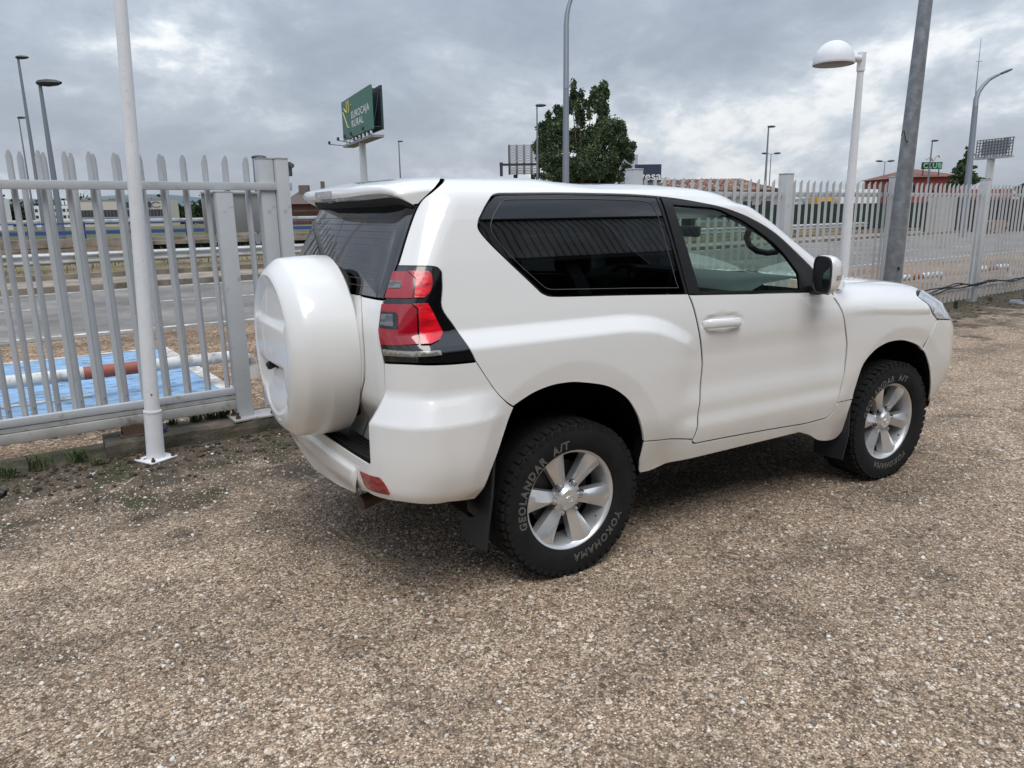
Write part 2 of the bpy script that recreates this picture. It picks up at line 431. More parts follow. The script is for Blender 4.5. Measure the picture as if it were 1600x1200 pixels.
M_concrete = mat('mossy old concrete', (.155, .125, .095), .95, var=.35, vscale=6, bump=.8, bscale=35, dirt=(.05, .045, .032), dirt_amt=.9, dscale=4)

def sheet(pts, z): return MB().add([(x, y, z) for x, y in pts], [tuple(range(len(pts)))])
struct(sheet([(-900, -900), (2600, -900), (2600, 2600), (-900, 2600)], -.02), 'terrain', M_terrain)
lot = [(-14, -14), (60, -14), (60, fy(60, .3)), (-14, fy(-14, .3))]
struct(sheet(lot, 0.0), 'gravel_ground', M_gravel)
strip = [(-14, fy(-14, .304)), (80, fy(80, .304)), (80, 14.2), (-14, 8.2)]
struct(sheet(strip, -.004), 'roadside_ground', M_strip)
def near_edge(x): return 9.0 + .06*x
def far_edge(x): return 17.35 + .13*x
struct(sheet([(-60, near_edge(-60)), (140, near_edge(140)), (140, far_edge(140)), (-60, far_edge(-60))], .0), 'road', M_asphalt)
mk = MB()
def stripe(x0, y0, x1, y1, w, z=.004):
    d = Vector((x1-x0, y1-y0, 0)).normalized(); n = Vector((-d.y, d.x, 0))*w/2
    a, b = Vector((x0, y0, z)), Vector((x1, y1, z)); mk.quad(a-n, b-n, b+n, a+n)
stripe(-60, near_edge(-60)+.35, 140, near_edge(140)+.35, .16)
stripe(-60, far_edge(-60)-.35, 140, far_edge(140)-.35, .16)
for k in range(34):
    x = -14 + k*4.4; stripe(x, 13.45+.03*x, x+2.6, 13.45+.03*(x+2.6), .14)
struct(mk, 'road_markings', M_white_paint)
# blue parking bays just beyond the fence, with white lines
struct(sheet([(-9, 3.1), (-.66, 3.75), (-1.02, 7.2), (-9, 6.7)], .004), 'blue_parking_bay', M_blue_paint)
mk = MB()
stripe(-.66, 3.75, -1.02, 7.2, .14, .008); stripe(-9, 4.05, -1.9, 4.62, .10, .008); stripe(-1.02, 7.2, -9, 6.72, .10, .008)
struct(mk, 'parking_markings', M_white_paint)
# far side: kerb, pavement, second kerb, verge
kb = MB(); pv = MB(); kb2 = MB()
def strip3(mb, x0, x1, off0, off1, z0, z1):
    ang = math.atan(.13); y0 = far_edge(x0); y1 = far_edge(x1)
    p = [(x0, y0+off0), (x1, y1+off0), (x1, y1+off1), (x0, y0+off1)]
    mb.add([(x, y, z0) for x, y in p]+[(x, y, z1) for x, y in p], [(3, 2, 1, 0), (4, 5, 6, 7), (0, 1, 5, 4), (1, 2, 6, 5), (2, 3, 7, 6), (3, 0, 4, 7)])
strip3(kb, -60, 140, .0, .22, -.02, .14); strip3(pv, -60, 140, .222, 2.4, -.02, .13); strip3(kb2, -60, 140, 2.402, 2.62, -.02, .27)
struct(kb, 'kerb', M_kerb); struct(pv, 'pavement', M_pave); struct(kb2, 'verge_kerb', M_kerb)
# grassy verge that rises behind the second kerb
M_verge = mat('dry grassy verge', (.15, .135, .055), .95, var=.4, vscale=1.5, bump=.9, bscale=18, dirt=(.20, .155, .10), dirt_amt=.7, dscale=.9)
xs = np.linspace(-60, 140, 101); ds = np.array([2.625, 3.2, 4.0, 5.0, 6.5, 9, 12]); zs = np.array([.20, .33, .45, .5, .5, .3, -.1])
P = np.zeros((len(xs), len(ds), 3))
for i, x in enumerate(xs):
    for j, d in enumerate(ds):
        P[i, j] = (x, far_edge(x)+d, zs[j] + (random.uniform(-.06, .06) if 0 < j < 6 else 0))
struct(MB().grid(P), 'verge', M_verge)

# loose pebbles on the bound gravel: far too many to count
def pebble_group():
    g = bpy.data.node_groups.new('pebble scatter', 'GeometryNodeTree')
    g.interface.new_socket('Geometry', in_out='INPUT', socket_type='NodeSocketGeometry'); g.interface.new_socket('Geometry', in_out='OUTPUT', socket_type='NodeSocketGeometry')
    N, L = g.nodes, g.links
    gi = N.new('NodeGroupInput'); go = N.new('NodeGroupOutput')
    jn = N.new('GeometryNodeJoinGeometry'); outg = N.new('GeometryNodeJoinGeometry')
    for k in range(4):
        ic = N.new('GeometryNodeMeshIcoSphere'); ic.inputs['Radius'].default_value = 1; ic.inputs['Subdivisions'].default_value = 2
        sp = N.new('GeometryNodeSetPosition'); L.new(ic.outputs[0], sp.inputs[0])
        nz = N.new('ShaderNodeTexNoise'); nz.noise_dimensions = '4D'; nz.inputs['W'].default_value = k*3.1; nz.inputs['Scale'].default_value = .9; nz.inputs['Detail'].default_value = 1.5
        vm = N.new('ShaderNodeVectorMath'); vm.operation = 'SUBTRACT'; L.new(nz.outputs['Color'], vm.inputs[0]); vm.inputs[1].default_value = (.5, .5, .5)
        vs_ = N.new('ShaderNodeVectorMath'); vs_.operation = 'SCALE'; L.new(vm.outputs[0], vs_.inputs[0]); vs_.inputs['Scale'].default_value = 1.5
        L.new(vs_.outputs[0], sp.inputs['Offset'])
        tr = N.new('GeometryNodeTransform'); tr.inputs['Scale'].default_value = (1, .8, .55); L.new(sp.outputs[0], tr.inputs[0])
        ss = N.new('GeometryNodeSetShadeSmooth'); L.new(tr.outputs[0], ss.inputs[0])
        sm = N.new('GeometryNodeSetMaterial'); sm.inputs['Material'].default_value = M_pebble; L.new(ss.outputs[0], sm.inputs[0])
        g2 = N.new('GeometryNodeGeometryToInstance'); L.new(sm.outputs[0], g2.inputs[0]); L.new(g2.outputs[0], jn.inputs[0])
    for seed, dmax, smin, smax in ((1, 2600, .0026, .0062), (2, 430, .0055, .0125)):
        dp = N.new('GeometryNodeDistributePointsOnFaces'); dp.inputs['Density'].default_value = dmax; dp.inputs['Seed'].default_value = seed; L.new(gi.outputs[0], dp.inputs[0])
        na = N.new('GeometryNodeInputNamedAttribute'); na.data_type = 'FLOAT'; na.inputs[0].default_value = 'thick'
        pn = N.new('ShaderNodeTexNoise'); pn.inputs['Scale'].default_value = 1.3; pn.inputs['Detail'].default_value = 4
        mr = N.new('ShaderNodeMapRange'); mr.inputs[1].default_value = .38; mr.inputs[2].default_value = .62; mr.inputs[3].default_value = .25; mr.inputs[4].default_value = 1.; L.new(pn.outputs[0], mr.inputs[0])
        mm = N.new('ShaderNodeMath'); mm.operation = 'MULTIPLY'; L.new(na.outputs[0], mm.inputs[0]); L.new(mr.outputs[0], mm.inputs[1])
        mm2 = N.new('ShaderNodeMath'); mm2.operation = 'MULTIPLY'; L.new(mm.outputs[0], mm2.inputs[0]); mm2.inputs[1].default_value = dmax
        L.new(mm2.outputs[0], dp.inputs['Density'])
        ip = N.new('GeometryNodeInstanceOnPoints'); L.new(dp.outputs[0], ip.inputs[0]); L.new(jn.outputs[0], ip.inputs['Instance']); ip.inputs['Pick Instance'].default_value = True
        rs = N.new('FunctionNodeRandomValue'); rs.data_type = 'FLOAT'; rs.inputs[2].default_value = smin; rs.inputs[3].default_value = smax; L.new(rs.outputs[1], ip.inputs['Scale'])
        rr = N.new('FunctionNodeRandomValue'); rr.data_type = 'FLOAT_VECTOR'; rr.inputs[0].default_value = (-.4, -.4, 0); rr.inputs[1].default_value = (.4, .4, 6.28); L.new(rr.outputs[0], ip.inputs['Rotation'])
        L.new(ip.outputs[0], outg.inputs[0])
    L.new(outg.outputs[0], go.inputs[0]); return g
M_pebble = bpy.data.materials.new('pebble'); M_pebble.use_nodes = True
_n, _l = M_pebble.node_tree.nodes, M_pebble.node_tree.links
_oi = _n.new('ShaderNodeObjectInfo'); _r = _n.new('ShaderNodeValToRGB'); _e = _r.color_ramp.elements
for _ in range(5): _e.new(.5)
for _k, (_p, _c) in enumerate([(0, (.13, .108, .09)), (.15, (.26, .21, .165)), (.4, (.40, .325, .25)), (.62, (.30, .18, .12)), (.70, (.46, .385, .30)), (.86, (.60, .55, .47)), (1, (.74, .71, .66))]):
    _e[_k].position = _p; _e[_k].color = (*_c, 1)
_l.new(_oi.outputs['Random'], _r.inputs[0]); _l.new(_r.outputs[0], _n['Principled BSDF'].inputs['Base Color']); _n['Principled BSDF'].inputs['Roughness'].default_value = .75
# the sheet the pebbles lie on, thinning out with distance from where they can be seen one by one
gx = np.linspace(-5.5, 8.5, 57); gy = np.linspace(-3.4, 2.3, 24)
me = bpy.data.meshes.new('pebbles'); vv = [(x, y, .001) for x in gx for y in gy]; ny = len(gy)
me.from_pydata(vv, [], [(i*ny+j, (i+1)*ny+j, (i+1)*ny+j+1, i*ny+j+1) for i in range(len(gx)-1) for j in range(ny-1)])
at_ = me.attributes.new('thick', 'FLOAT', 'POINT')
at_.data.foreach_set('value', [max(0., min(1., 1.25 - (math.hypot(x-cam_pos.x, y-cam_pos.y)-1.2)/7.0)) * (1 - .75*max(0, min(1, (y-fy(x, -1.1))/.6))) for x, y, _ in vv])
me.materials.append(M_pebble)
peb = link('pebbles', me); peb['kind'] = 'stuff'
md = peb.modifiers.new('scatter', 'NODES'); md.node_group = pebble_group()

# coarse grass on the far verge
gv = MB(); rg = random.Random(11)
for k in range(5200):
    x = rg.uniform(-14, 30) if k < 4200 else rg.uniform(30, 70); d = rg.uniform(2.7, 6.5); y = far_edge(x)+d; z = .22+.28*min(1, (d-2.6)/1.8); l = rg.uniform(.12, .42); a = rg.uniform(0, 6.28); w_ = rg.uniform(.008, .022)
    dx_, dy_ = math.cos(a), math.sin(a); p0 = Vector((x, y, z-.05)); s_ = Vector((-dy_, dx_, 0))*w_; p1 = p0+Vector((dx_*l*.4, dy_*l*.4, l))
    gv.add([p0-s_, p0+s_, p1], [(0, 1, 2)])
o = gv.build('verge_grass', mat('yellow green verge grass', (.15, .15, .055), .8, var=.5, vscale=2)); o['kind'] = 'stuff'
# ================================================================ FENCE, GATE, POLES
M_fence = mat('grey fence paint', (.47, .49, .505), .5, var=.08, vscale=3, bump=.06, bscale=90, dirt=(.24, .22, .19), dirt_amt=.06, dscale=7)
M_fence_w = mat('pale fence paint', (.50, .51, .515), .5, var=.08, vscale=3, bump=.06, bscale=90, dirt=(.25, .22, .19), dirt_amt=.08, dscale=6)
M_track = mat('dirty galvanised rail', (.42, .415, .40), .55, .2, var=.15, vscale=5, bump=.1, dirt=(.24, .19, .15), dirt_amt=.14, dscale=7)
M_white = mat('weathered white paint', (.74, .75, .77), .5, var=.05, vscale=4, bump=.08, bscale=160, dirt=(.60, .595, .58), dirt_amt=.10, dscale=38)
M_galv = mat('galvanised steel', (.27, .29, .31), .55, .55, var=.22, vscale=9, bump=.05, dirt=(.20, .21, .22), dirt_amt=.5, dscale=7)
M_black = mat('black plastic', (.012, .012, .013), .5)
M_rust = mat('rusty bolt steel', (.10, .065, .045), .8, .3, var=.3)
M_darkmetal = mat('dark lamp housing', (.05, .052, .055), .5, .3)
fdir = Vector((math.cos(FANG), math.sin(FANG), 0)); fnor = Vector((-fdir.y, fdir.x, 0))

def picket_mesh(z0, z1, w=.048, d=.020, t=.004):
    """bent steel pale: a shallow three-sided channel with a pointed top"""
    sec = [(-w/2, 0), (-w*.20, -d), (w*.20, -d), (w/2, 0)]
    back = [(x*.93, y+t) for x, y in sec]
    top = [z1-.045, z1-.004, z1-.004, z1-.045]; vs = []
    for s in (sec, back):
        for z in (None, 1):
            vs += [(x, y, z0 if z is None else top[i]) for i, (x, y) in enumerate(s)]
    fs = []
    for i in range(3):
        fs += [(i, i+1, 5+i, 4+i), (8+i+1, 8+i, 12+i, 12+i+1), (4+i, 5+i, 13+i, 12+i), (i+1, i, 8+i, 9+i)]
    fs += [(0, 4, 12, 8), (3, 11, 15, 7)]
    mb = MB().add(vs, fs)
    # the fixing bolt heads
    for z in (z1-.235, z0+.20): mb.lathe([(.0, .006), (.007, .006), (.008, 0)], 6, Matrix.Translation((0, -d-.001, z)) @ Matrix.Rotation(R(90), 4, 'X'))
    return mb
pk_me = picket_mesh(.07, 2.07).mesh('picket', M_fence_w)
fence = empty('palisade_fence', (FX0, FY0, 0), FANG)
tag(fence, 'long pale grey steel palisade fence behind the car, with square posts and pointed pales', 'fence')
def fl(x): return (x-FX0)/math.cos(FANG)          # distance along the fence
posts = [3.55, 6.32, 9.08, 12.15, 14.93, 17.7, 20.5]
post_me = MB().box((0, 0, 1.07), (.15, .13, 2.14), bev=.006).box((0, 0, 2.147), (.158, .138, .014), bev=.004).mesh('post', M_fence)
for x in posts: link('post', post_me, fence, (fl(x), .0, 0))
for k in range(len(posts)-1):
    a, b = fl(posts[k])+.075, fl(posts[k+1])-.075
    n = max(2, round((b-a)/.152)); step = (b-a)/n
    for i in range(n):
        o = link('picket', pk_me, fence, (a+step*(i+.5), -.02 + random.uniform(-.002, .002), random.uniform(-.006, .006))); o.rotation_euler = (0, random.uniform(-.006, .006), random.uniform(-.03, .03))
    for z in (1.885, .255):
        MB().box(((a+b)/2, .012, z), (b-a, .04, .062), bev=.004).build('rail', M_fence, fence)
# bundled cables tied along the lower rail of the far panels
cab = MB()
for q in range(3):
    pts = []
    for i in range(60):
        x = 8.2 + i*.14; sag = .035*math.sin(x*2.1)**2 + .03*math.sin(x*1.1+q)
        pts.append((x, fy(x, -.085 - .012*q), .285 + sag + .018*q + .012*math.sin(x*7+q*2)))
    cab.tube(pts, .012, 6)
tag(cab.build('cable_bundle', M_black), 'sagging black cables strung along the lower rail of the palisade fence', 'cable')

# ---- sliding gate: a leaf of pales on a rail, parked in front of a second row of pales
gate = empty('sliding_gate', (FX0, FY0, 0), FANG)
tag(gate, 'grey steel sliding gate with a double row of pointed pales standing left of the car', 'gate')
gp_me = picket_mesh(.16, 2.165, .040, .019).mesh('picket', M_fence)
for i in range(14):
    x = -2.16 - .1535*3 + .1535*i
    if x > -.5: continue
    link('picket', gp_me, gate, (fl(x), .055, random.uniform(-.004, .004))).rotation_euler = (0, random.uniform(-.004, .004), 0)
    link('picket', gp_me, gate, (fl(x+.062), .285, .005)).rotation_euler = (0, random.uniform(-.004, .004), 0)
MB().box((fl(-1.6), -.01, 1.935), (2.62, .05, .06), bev=.004).build('top_rail', M_fence, gate)
MB().box((fl(-1.95), -.015, .335), (2.20, .05, .055), bev=.004).build('bottom_rail', M_fence, gate)
tr = MB()
tr.box((fl(-1.95), -.02, .225), (2.20, .055, .075), bev=.006).box((fl(-1.95), -.022, .285), (2.20, .03, .03))
tr.build('track', M_track, gate)
# front stop post, its base plate, and the twin posts at the end
o = MB().box((0, 0, 1.0), (.125, .09, 1.78), bev=.005).box((0, 0, 1.892), (.13, .095, .006)).build('post', M_fence, gate); o.location = (fl(-.84), -.03, 0)
o = MB().box((fl(-.78), -.05, .116), (.36, .24, .018), bev=.003).build('base_plate', M_track, gate)
bo = MB()
for dx, dy in ((-.14, -.08), (.14, -.08), (-.14, .05)): bo.lathe([(0, .05), (.011, .05), (.011, .02), (.02, .02), (.02, 0)], 8, Matrix.Translation((fl(-.78)+dx, -.05+dy, .125)))
bo.build('anchor_bolt', M_rust, gate)
for x, w in ((-.485, .115), (-.375, .10)):
    o = MB().box((0, 0, 1.12), (w, .11, 2.05), bev=.006).box((0, 0, 2.149), (w+.006, .116, .008)).build('post', M_fence, gate); o.location = (fl(x), .04 if w > .11 else -.012, 0)
# intercom box on the last post
ic = MB().box((0, 0, 0), (.03, .05, .11), bev=.006).lathe([(0, .02), (.018, .02), (.02, 0)], 12, Matrix.Translation((.012, -.02, .025)) @ Matrix.Rotation(R(90), 4, 'X'))
tag(ic.build('sensor_box', mat('dark sensor housing', (.10, .10, .10), .5), None, (-.30, fy(-.30, -.02), 2.07)), 'small dark sensor box clipped to the top of the last gate post', 'sensor')
# back of a plain sheet-metal panel hung behind the gate
pn = empty('metal_panel', (-.69, fy(-.69, .36), 1.735), FANG)
tag(pn, 'plain grey sheet metal panel fixed behind the gate pales at eye level', 'panel')
M_panel = mat('satin grey sheet metal', (.40, .40, .385), .42, .4, var=.05, vscale=1.5)
MB().box((0, 0, 0), (.50, .012, .315), bev=.002).build('plate', M_panel, pn)
MB().box((0, -.02, .162), (.52, .02, .012)).build('edge_strip', M_fence_w, pn)
for dx in (-.18, .18): MB().box((dx, .02, -.06), (.03, .028, .40)).build('bracket', M_fence, pn)
# broken concrete plinth under the gate
pl = MB()
xs = np.linspace(-1.86, -.30, 14)
P = np.zeros((14, 6, 3))
for i, x in enumerate(xs):
    y0 = fy(x, -.19) + random.uniform(-.015, .015)
    for j, (dy, z) in enumerate(((0, -.02), (.004, .045), (.012, .095), (.05, .112), (.25, .11), (.38, .10))):
        P[i, j] = (x + random.uniform(-.012, .012), y0+dy+random.uniform(-.006, .006), z+random.uniform(-.008, .008)*(j > 0))
pl.grid(P, False); n0 = P[0]; n1 = P[-1]
pl.add([tuple(q) for q in n0] + [(n0[5][0], n0[5][1], -.02)], [(0, 1, 2, 3, 4, 5, 6)]); pl.add([tuple(q) for q in n1] + [(n1[5][0], n1[5][1], -.02)], [(6, 5, 4, 3, 2, 1, 0)])
tag(pl.build('concrete_plinth', M_concrete), 'low mossy broken concrete plinth under the end of the sliding gate', 'plinth')
# rusty roller carriage on the plinth
rc = empty('gate_roller', (-1.66, fy(-1.66, -.02), .11), FANG)
tag(rc, 'rusty gate roller carriage bolted on the concrete plinth under the track', 'roller')
MB().box((0, 0, .006), (.19, .15, .012)).build('plate', M_rust, rc)
for y in (.05, -.05): MB().box((0, y, .045), (.15, .01, .07)).build('side_plate', M_rust, rc)
for dx in (-.045, .045): MB().lathe([(0, -.03), (.032, -.03), (.034, -.02), (.026, 0), (.034, .02), (.032, .03), (0, .03)], 14, Matrix.Translation((dx, 0, .05)) @ Matrix.Rotation(R(90), 4, 'X')).build('roller', M_rust, rc)
rag = MB(); 
for k in range(5): rag.box((random.uniform(-.03, .03), random.uniform(-.03, .03), .012+.012*k), (.10-.012*k, .06, .02), rz=random.uniform(0, 3), bev=.008)
tag(rag.build('blue_rag', mat('blue cloth', (.02, .03, .16), .9, var=.3), None, (-1.50, fy(-1.5, -.06), .112)), 'crumpled dark blue rag lying on the plinth beside the white flagpole', 'rag')

# ---- white flagpole
fp = empty('flagpole', (-1.553, 2.112, 0)); tag(fp, 'tall white painted pole bolted to a square base plate in front of the gate', 'pole')
ln = .137/3.07
pts = [(ln*z, .003*z, z) for z in (.012, .36, .362, .5, 1.5, 3, 4.5, 6.5)]
MB().tube(pts, [.061, .0585, .052, .0505, .046, .0385, .034, .030], 20).build('shaft', M_white, fp)
MB().tube([(ln*.355, 0, .352), (ln*.37, 0, .366)], .0605, 20).build('joint_ring', M_white, fp)
MB().box((.0, .0, .010), (.215, .20, .012), rz=R(32), bev=.003).build('base_plate', M_white, fp)
for k in range(4):
    a = R(32+45+90*k); MB().lathe([(0, .035), (.007, .035), (.007, .02), (.014, .02), (.014, .004)], 8, Matrix.Translation((.115*math.cos(a), .115*math.sin(a), .012))).build('anchor_bolt', M_rust, fp)
MB().lathe([(0, .003), (.006, .003), (.006, 0)], 8, Matrix.Translation((.02, -.049, .49)) @ Matrix.Rotation(R(90), 4, 'X')).build('lock_screw', M_black, fp)

# ---- white dome lamp beyond the bonnet
lp = empty('dome_lamp', (7.25, 2.944, 0)); tag(lp, 'white lamp post with a half-dome shade standing behind the bonnet', 'lamp post')
MB().tube([(0, 0, 0), (0, 0, 1.2), (0, 0, 3.46)], [.070, .066, .040], 18).build('post', M_white, lp)
MB().tube([(0, 0, 3.43), (0, 0, 3.655)], .052, 18).build('collar', M_white, lp)
MB().box((0, 0, .015), (.3, .3, .03), bev=.004).build('base_plate', M_white, lp)
MB().tube([(-.05, -.003, 3.575), (-.16, -.01, 3.572)], .046, 14).tube([(-.15, -.01, 3.572), (-.40, -.03, 3.563)], .040, 14).build('arm', M_white, lp)
prof = [(.245, .0), (.25, .012)] + [(.247*math.cos(a), .02+.262*math.sin(a)) for a in np.linspace(.05, math.pi/2, 14)]
cx_, cz_ = -.61, 3.452
MB().lathe(prof, 36, Matrix.Translation((cx_, -.045, cz_))).build('dome_shade', M_white, lp)
MB().lathe([(0, -.018), (.15, -.012), (.225, .004), (.242, .012)], 32, Matrix.Translation((cx_, -.045, cz_))).build('diffuser', mat('grey lamp glass', (.16, .165, .17), .35), lp)

# ---- leaning galvanised pole
gpole = empty('galvanised_pole', (8.53, 3.04, 0)); tag(gpole, 'thick dull grey galvanised pole leaning slightly, right of the white dome lamp', 'pole')
MB().tube([(0, 0, 0), (.018, .003, .64), (.15, .012, 4.5), (.29, .025, 8.5)], [.130, .126, .088, .065], 24).build('shaft', M_galv, gpole)
MB().box((0, 0, .015), (.5, .5, .03), bev=.004).build('base_plate', M_galv, gpole)
MB().tube([(.0, -.03, 2.60), (-.09, -.05, 2.62), (-.115, -.05, 2.69), (-.145, -.05, 2.74), (-.18, -.05, 2.72), (-.19, -.05, 2.68)], .007, 6).build('cable_hook', M_black, gpole)
MB().box((-.04, -.118, .83), (.025, .02, .04)).build('bolt_hole', M_black, gpole)
# foot of the next pole at the right edge
p2 = empty('edge_pole', (12.75, 3.1, 0)); tag(p2, 'foot of a grey steel pole on a round plate at the right edge', 'pole')
MB().tube([(0, 0, 0), (.05, 0, 5), (.09, 0, 9)], [.10, .07, .055], 18).build('shaft', M_galv, p2)
MB().lathe([(0, .03), (.28, .03), (.30, 0)], 24).build('base_plate', M_galv, p2)

# ---- red and white pipe hoops between fence and road
M_red = mat('faded red paint', (.33, .085, .05), .6, var=.15, vscale=6, dirt=(.25, .12, .09), dirt_amt=.3, dscale=8)
M_hoopw = mat('chipped white pipe paint', (.66, .655, .63), .6, var=.08, vscale=5, bump=.2, dirt=(.20, .20, .19), dirt_amt=.42, dscale=5)
def hoop(x0, x1, label):
    yy = lambda x: 4.56 + .075*(x+.5)
    o = empty('pipe_barrier', ((x0+x1)/2, yy((x0+x1)/2), 0), math.atan(.075)); L = (x1-x0)/2; r = .062; zt = .262
    tag(o, label, 'barrier', 'low red and white pipe barriers beyond the fence')
    rr = L*.22
    MB().tube([(-rr, 0, zt), (rr, 0, zt)], r+.002, 16).build('red_band', M_red, o)
    for s in (-1, 1):
        pts = [(s*rr, 0, zt), (s*(L-.16), 0, zt)] + [(s*(L-.16+.16*math.sin(a)), 0, zt-.16+.16*math.cos(a)) for a in np.linspace(.25, math.pi/2, 6)] + [(s*L, 0, -.01)]
        MB().tube(pts, r, 16).build('white_pipe', M_hoopw, o)
hoop(-2.95, -.36, 'low white pipe barrier with a red middle band on the blue bays behind the gate')
hoop(12.2, 14.5, 'low red and white pipe barrier beyond the fence, just above the bonnet nose')
hoop(15.85, 17.75, 'low red and white pipe barrier beyond the fence at the far right')
# little things on the ground
hose = MB().tube([(-3.15+.0, 1.75, .02), (-2.75, 1.93, .03), (-2.62, 1.93, .055), (-2.52, 1.87, .04), (-2.45, 1.83, .015)], .028, 10)
tag(hose.build('black_hose', M_black), 'stub of black hose lying on the gravel at the left edge', 'hose')
hs = empty('blue_hose', (-.42, fy(-.42, -.16), 0)); tag(hs, 'dark blue drain hose bending down to the ground behind the gate post', 'hose')
MB().tube([(0, .02, .30), (.0, 0, .22), (.01, -.02, .10), (.05, -.05, .045), (.12, -.07, .03), (.20, -.08, .03)], .035, 12).build('tube', mat('navy rubber', (.012, .014, .05), .5), hs)
mo = empty('gate_motor', (-.36, fy(-.36, .18), 0)); tag(mo, 'gate drive unit in a dark housing behind the end gate post', 'motor')
MB().box((0, 0, .33), (.14, .14, .22), bev=.02).lathe([(0, .06), (.06, .05), (.07, 0)], 16, Matrix.Translation((0, -.07, .32)) @ Matrix.Rotation(R(90), 4, 'X')).build('housing', mat('dark blue housing', (.02, .022, .045), .5), mo)
MB().box((0, 0, .165), (.18, .16, .11), bev=.01).build('base', M_rust, mo)
M_weed = mat('weed leaves', (.06, .085, .025), .7, var=.4, vscale=12)
def tuft(x, y, h, n, z=0):
    m = MB()
    for k in range(n):
        a = random.uniform(0, 6.28); l = h*random.uniform(.5, 1.1); b = random.uniform(.2, .9); w = random.uniform(.003, .006)
        bx, by = x+random.gauss(0, h*.25), y+random.gauss(0, h*.2)
        d = Vector((math.cos(a), math.sin(a), 0)); s = Vector((-d.y, d.x, 0))*w; p0 = Vector((bx, by, z)); p1 = p0+d*l*b*.35+Vector((0, 0, l*.6)); p2 = p0+d*l*b+Vector((0, 0, l*(1-.4*b)))
        m.add([p0-s, p0+s, p1+s*.8, p1-s*.8, p2], [(0, 1, 2, 3), (3, 2, 4)])
    return m
wd = [(-2.28, 2.33, .16, 45), (-2.05, 2.37, .13, 60), (-1.92, 2.2, .06, 30), (-2.45, 2.25, .13, 40), (-1.2, 2.64, .10, 70), (-.98, 2.66, .11, 80), (-1.08, 2.68, .12, 70), (-1.38, 2.62, .08, 40), (-.55, 2.3, .05, 30), (-1.02, 1.95, .03, 25), (-.45, 2.32, .06, 30), (3.0, 2.7, .1, 30), (11.3, 3.55, .14, 50), (12.6, 3.68, .10, 40), (11.0, 3.4, .07, 30)]
gm = MB()
for x, y, h, n in wd:
    t_ = tuft(x, y, h, n, .10 if 2.6 < y < 2.7 and x < -.6 else 0); gm.add(t_.v, t_.f)
o = gm.build('weeds', M_weed); o['kind'] = 'stuff'
# dead leaves, clods and chips along the fence
cl = MB()
for k in range(900):
    x = random.uniform(-3.2, 0.4) if k < 600 else random.uniform(6, 15); y = fy(x, -.12 - abs(random.gauss(0, .38)))
    s = random.uniform(.006, .022) * (1.5 if random.random() < .08 else 1)
    cl.box((x, y, s*.3), (s*1.6, s*1.1, s*.8), m=Euler((random.uniform(-.5, .5), random.uniform(-.5, .5), random.uniform(0, 3))).to_matrix())
o = cl.build('debris', mat('dark clods', (.06, .047, .034), .95, var=.6, vscale=25)); o['kind'] = 'stuff'
scr = MB()
for (x, y, s) in ((-1.18, 2.22, .05), (-1.13, 2.24, .035), (-1.97, 1.97, .045), (-.62, 1.55, .03)):
    for k in range(3): scr.box((x+random.uniform(-.02, .02), y+random.uniform(-.02, .02), .008), (s*random.uniform(.6, 1), s*.5, .006), rz=random.uniform(0, 3))
o = scr.build('paper_scraps', mat('dirty grey scraps', (.42, .43, .45), .8, var=.2)); o['kind'] = 'stuff'; o['label'] = 'small grey scraps of paper and plastic trodden into the gravel'
# ================================================================ BEYOND THE ROAD
M_beam = mat('guardrail steel', (.50, .51, .51), .45, .4, var=.1, dirt=(.30, .27, .22), dirt_amt=.3, dscale=1.5)
M_blue = mat('blue railing paint', (.035, .075, .22), .5, var=.1)
M_lampgrey = mat('grey lamp column', (.20, .225, .26), .5, .3)
M_cream = mat('cream cladding', (.52, .48, .42), .7, var=.04)
M_whitewall = mat('white render', (.70, .70, .69), .7, var=.04)
M_glassdark = mat('dark far glazing', (.03, .035, .045), .15, spec=.6)
M_navy = mat('navy sign board', (.030, .045, .085), .5)
M_letter = mat('white sign letters', (.80, .80, .80), .6)

# W-beam guardrail on the far verge
gr = empty('guardrail', (0, far_edge(0)+3.15, 0), math.atan(.13))
tag(gr, 'long galvanised guardrail on the grassy verge across the road', 'guardrail')
sec = [(0, .80), (-.03, .79), (-.085, .745), (-.085, .715), (-.02, .665), (-.02, .615), (-.085, .565), (-.085, .535), (-.03, .49), (0, .48)]
xs = np.linspace(-40, 110, 76)
MB().grid(np.array([[(x, y, z) for y, z in sec] for x in xs])).build('beam', M_beam, gr)
pm = MB().box((0, .06, .42), (.10, .09, .80)).mesh('post', M_kerb)
for k in range(26):
    x = -9.5 + 3.6*k; link('post', pm, gr, (x, 0, 0))
# blue parapet railing on a concrete ledge, rubble bank below
def frame_at(px, D):
    p = at(px, 335, D); h = Vector((rgt.x, rgt.y, 0)).normalized(); return Vector((p.x, p.y, 0)), math.atan2(h.y, h.x)
br = empty('blue_railing', (-3.3, 33.0, 0), .0); tag(br, 'blue steel parapet railing with two rails across the road, seen through the gate', 'railing')
for z, h in ((1.12, .15), (1.50, .06)): MB().box((22, 0, z), (52, .10, h)).build('rail', M_blue, br)
pm = MB().box((0, 0, 1.1), (.08, .08, .95)).mesh('post', M_blue)
for k in range(27): link('post', pm, br, (-4 + 2.0*k, .06, 0))
MB().box((22, .2, .70), (54, .8, .34)).build('ledge', M_pave, br)
bank = MB(); xs = np.linspace(-30, 70, 101); P = np.array([[(x, 31.2+j*.5 + .2*random.random(), -.1+j*.22+random.uniform(-.1, .12)) for j in range(5)] for x in xs])
struct(bank.grid(P, False), 'rubble_bank', mat('brown rubble', (.13, .095, .065), .95, var=.6, vscale=1.5, bump=.9, bscale=6))
ug = empty('bridge_opening', (4.5, 31.9, 0)); tag(ug, 'dark low underpass opening beside the rubble bank', 'underpass')
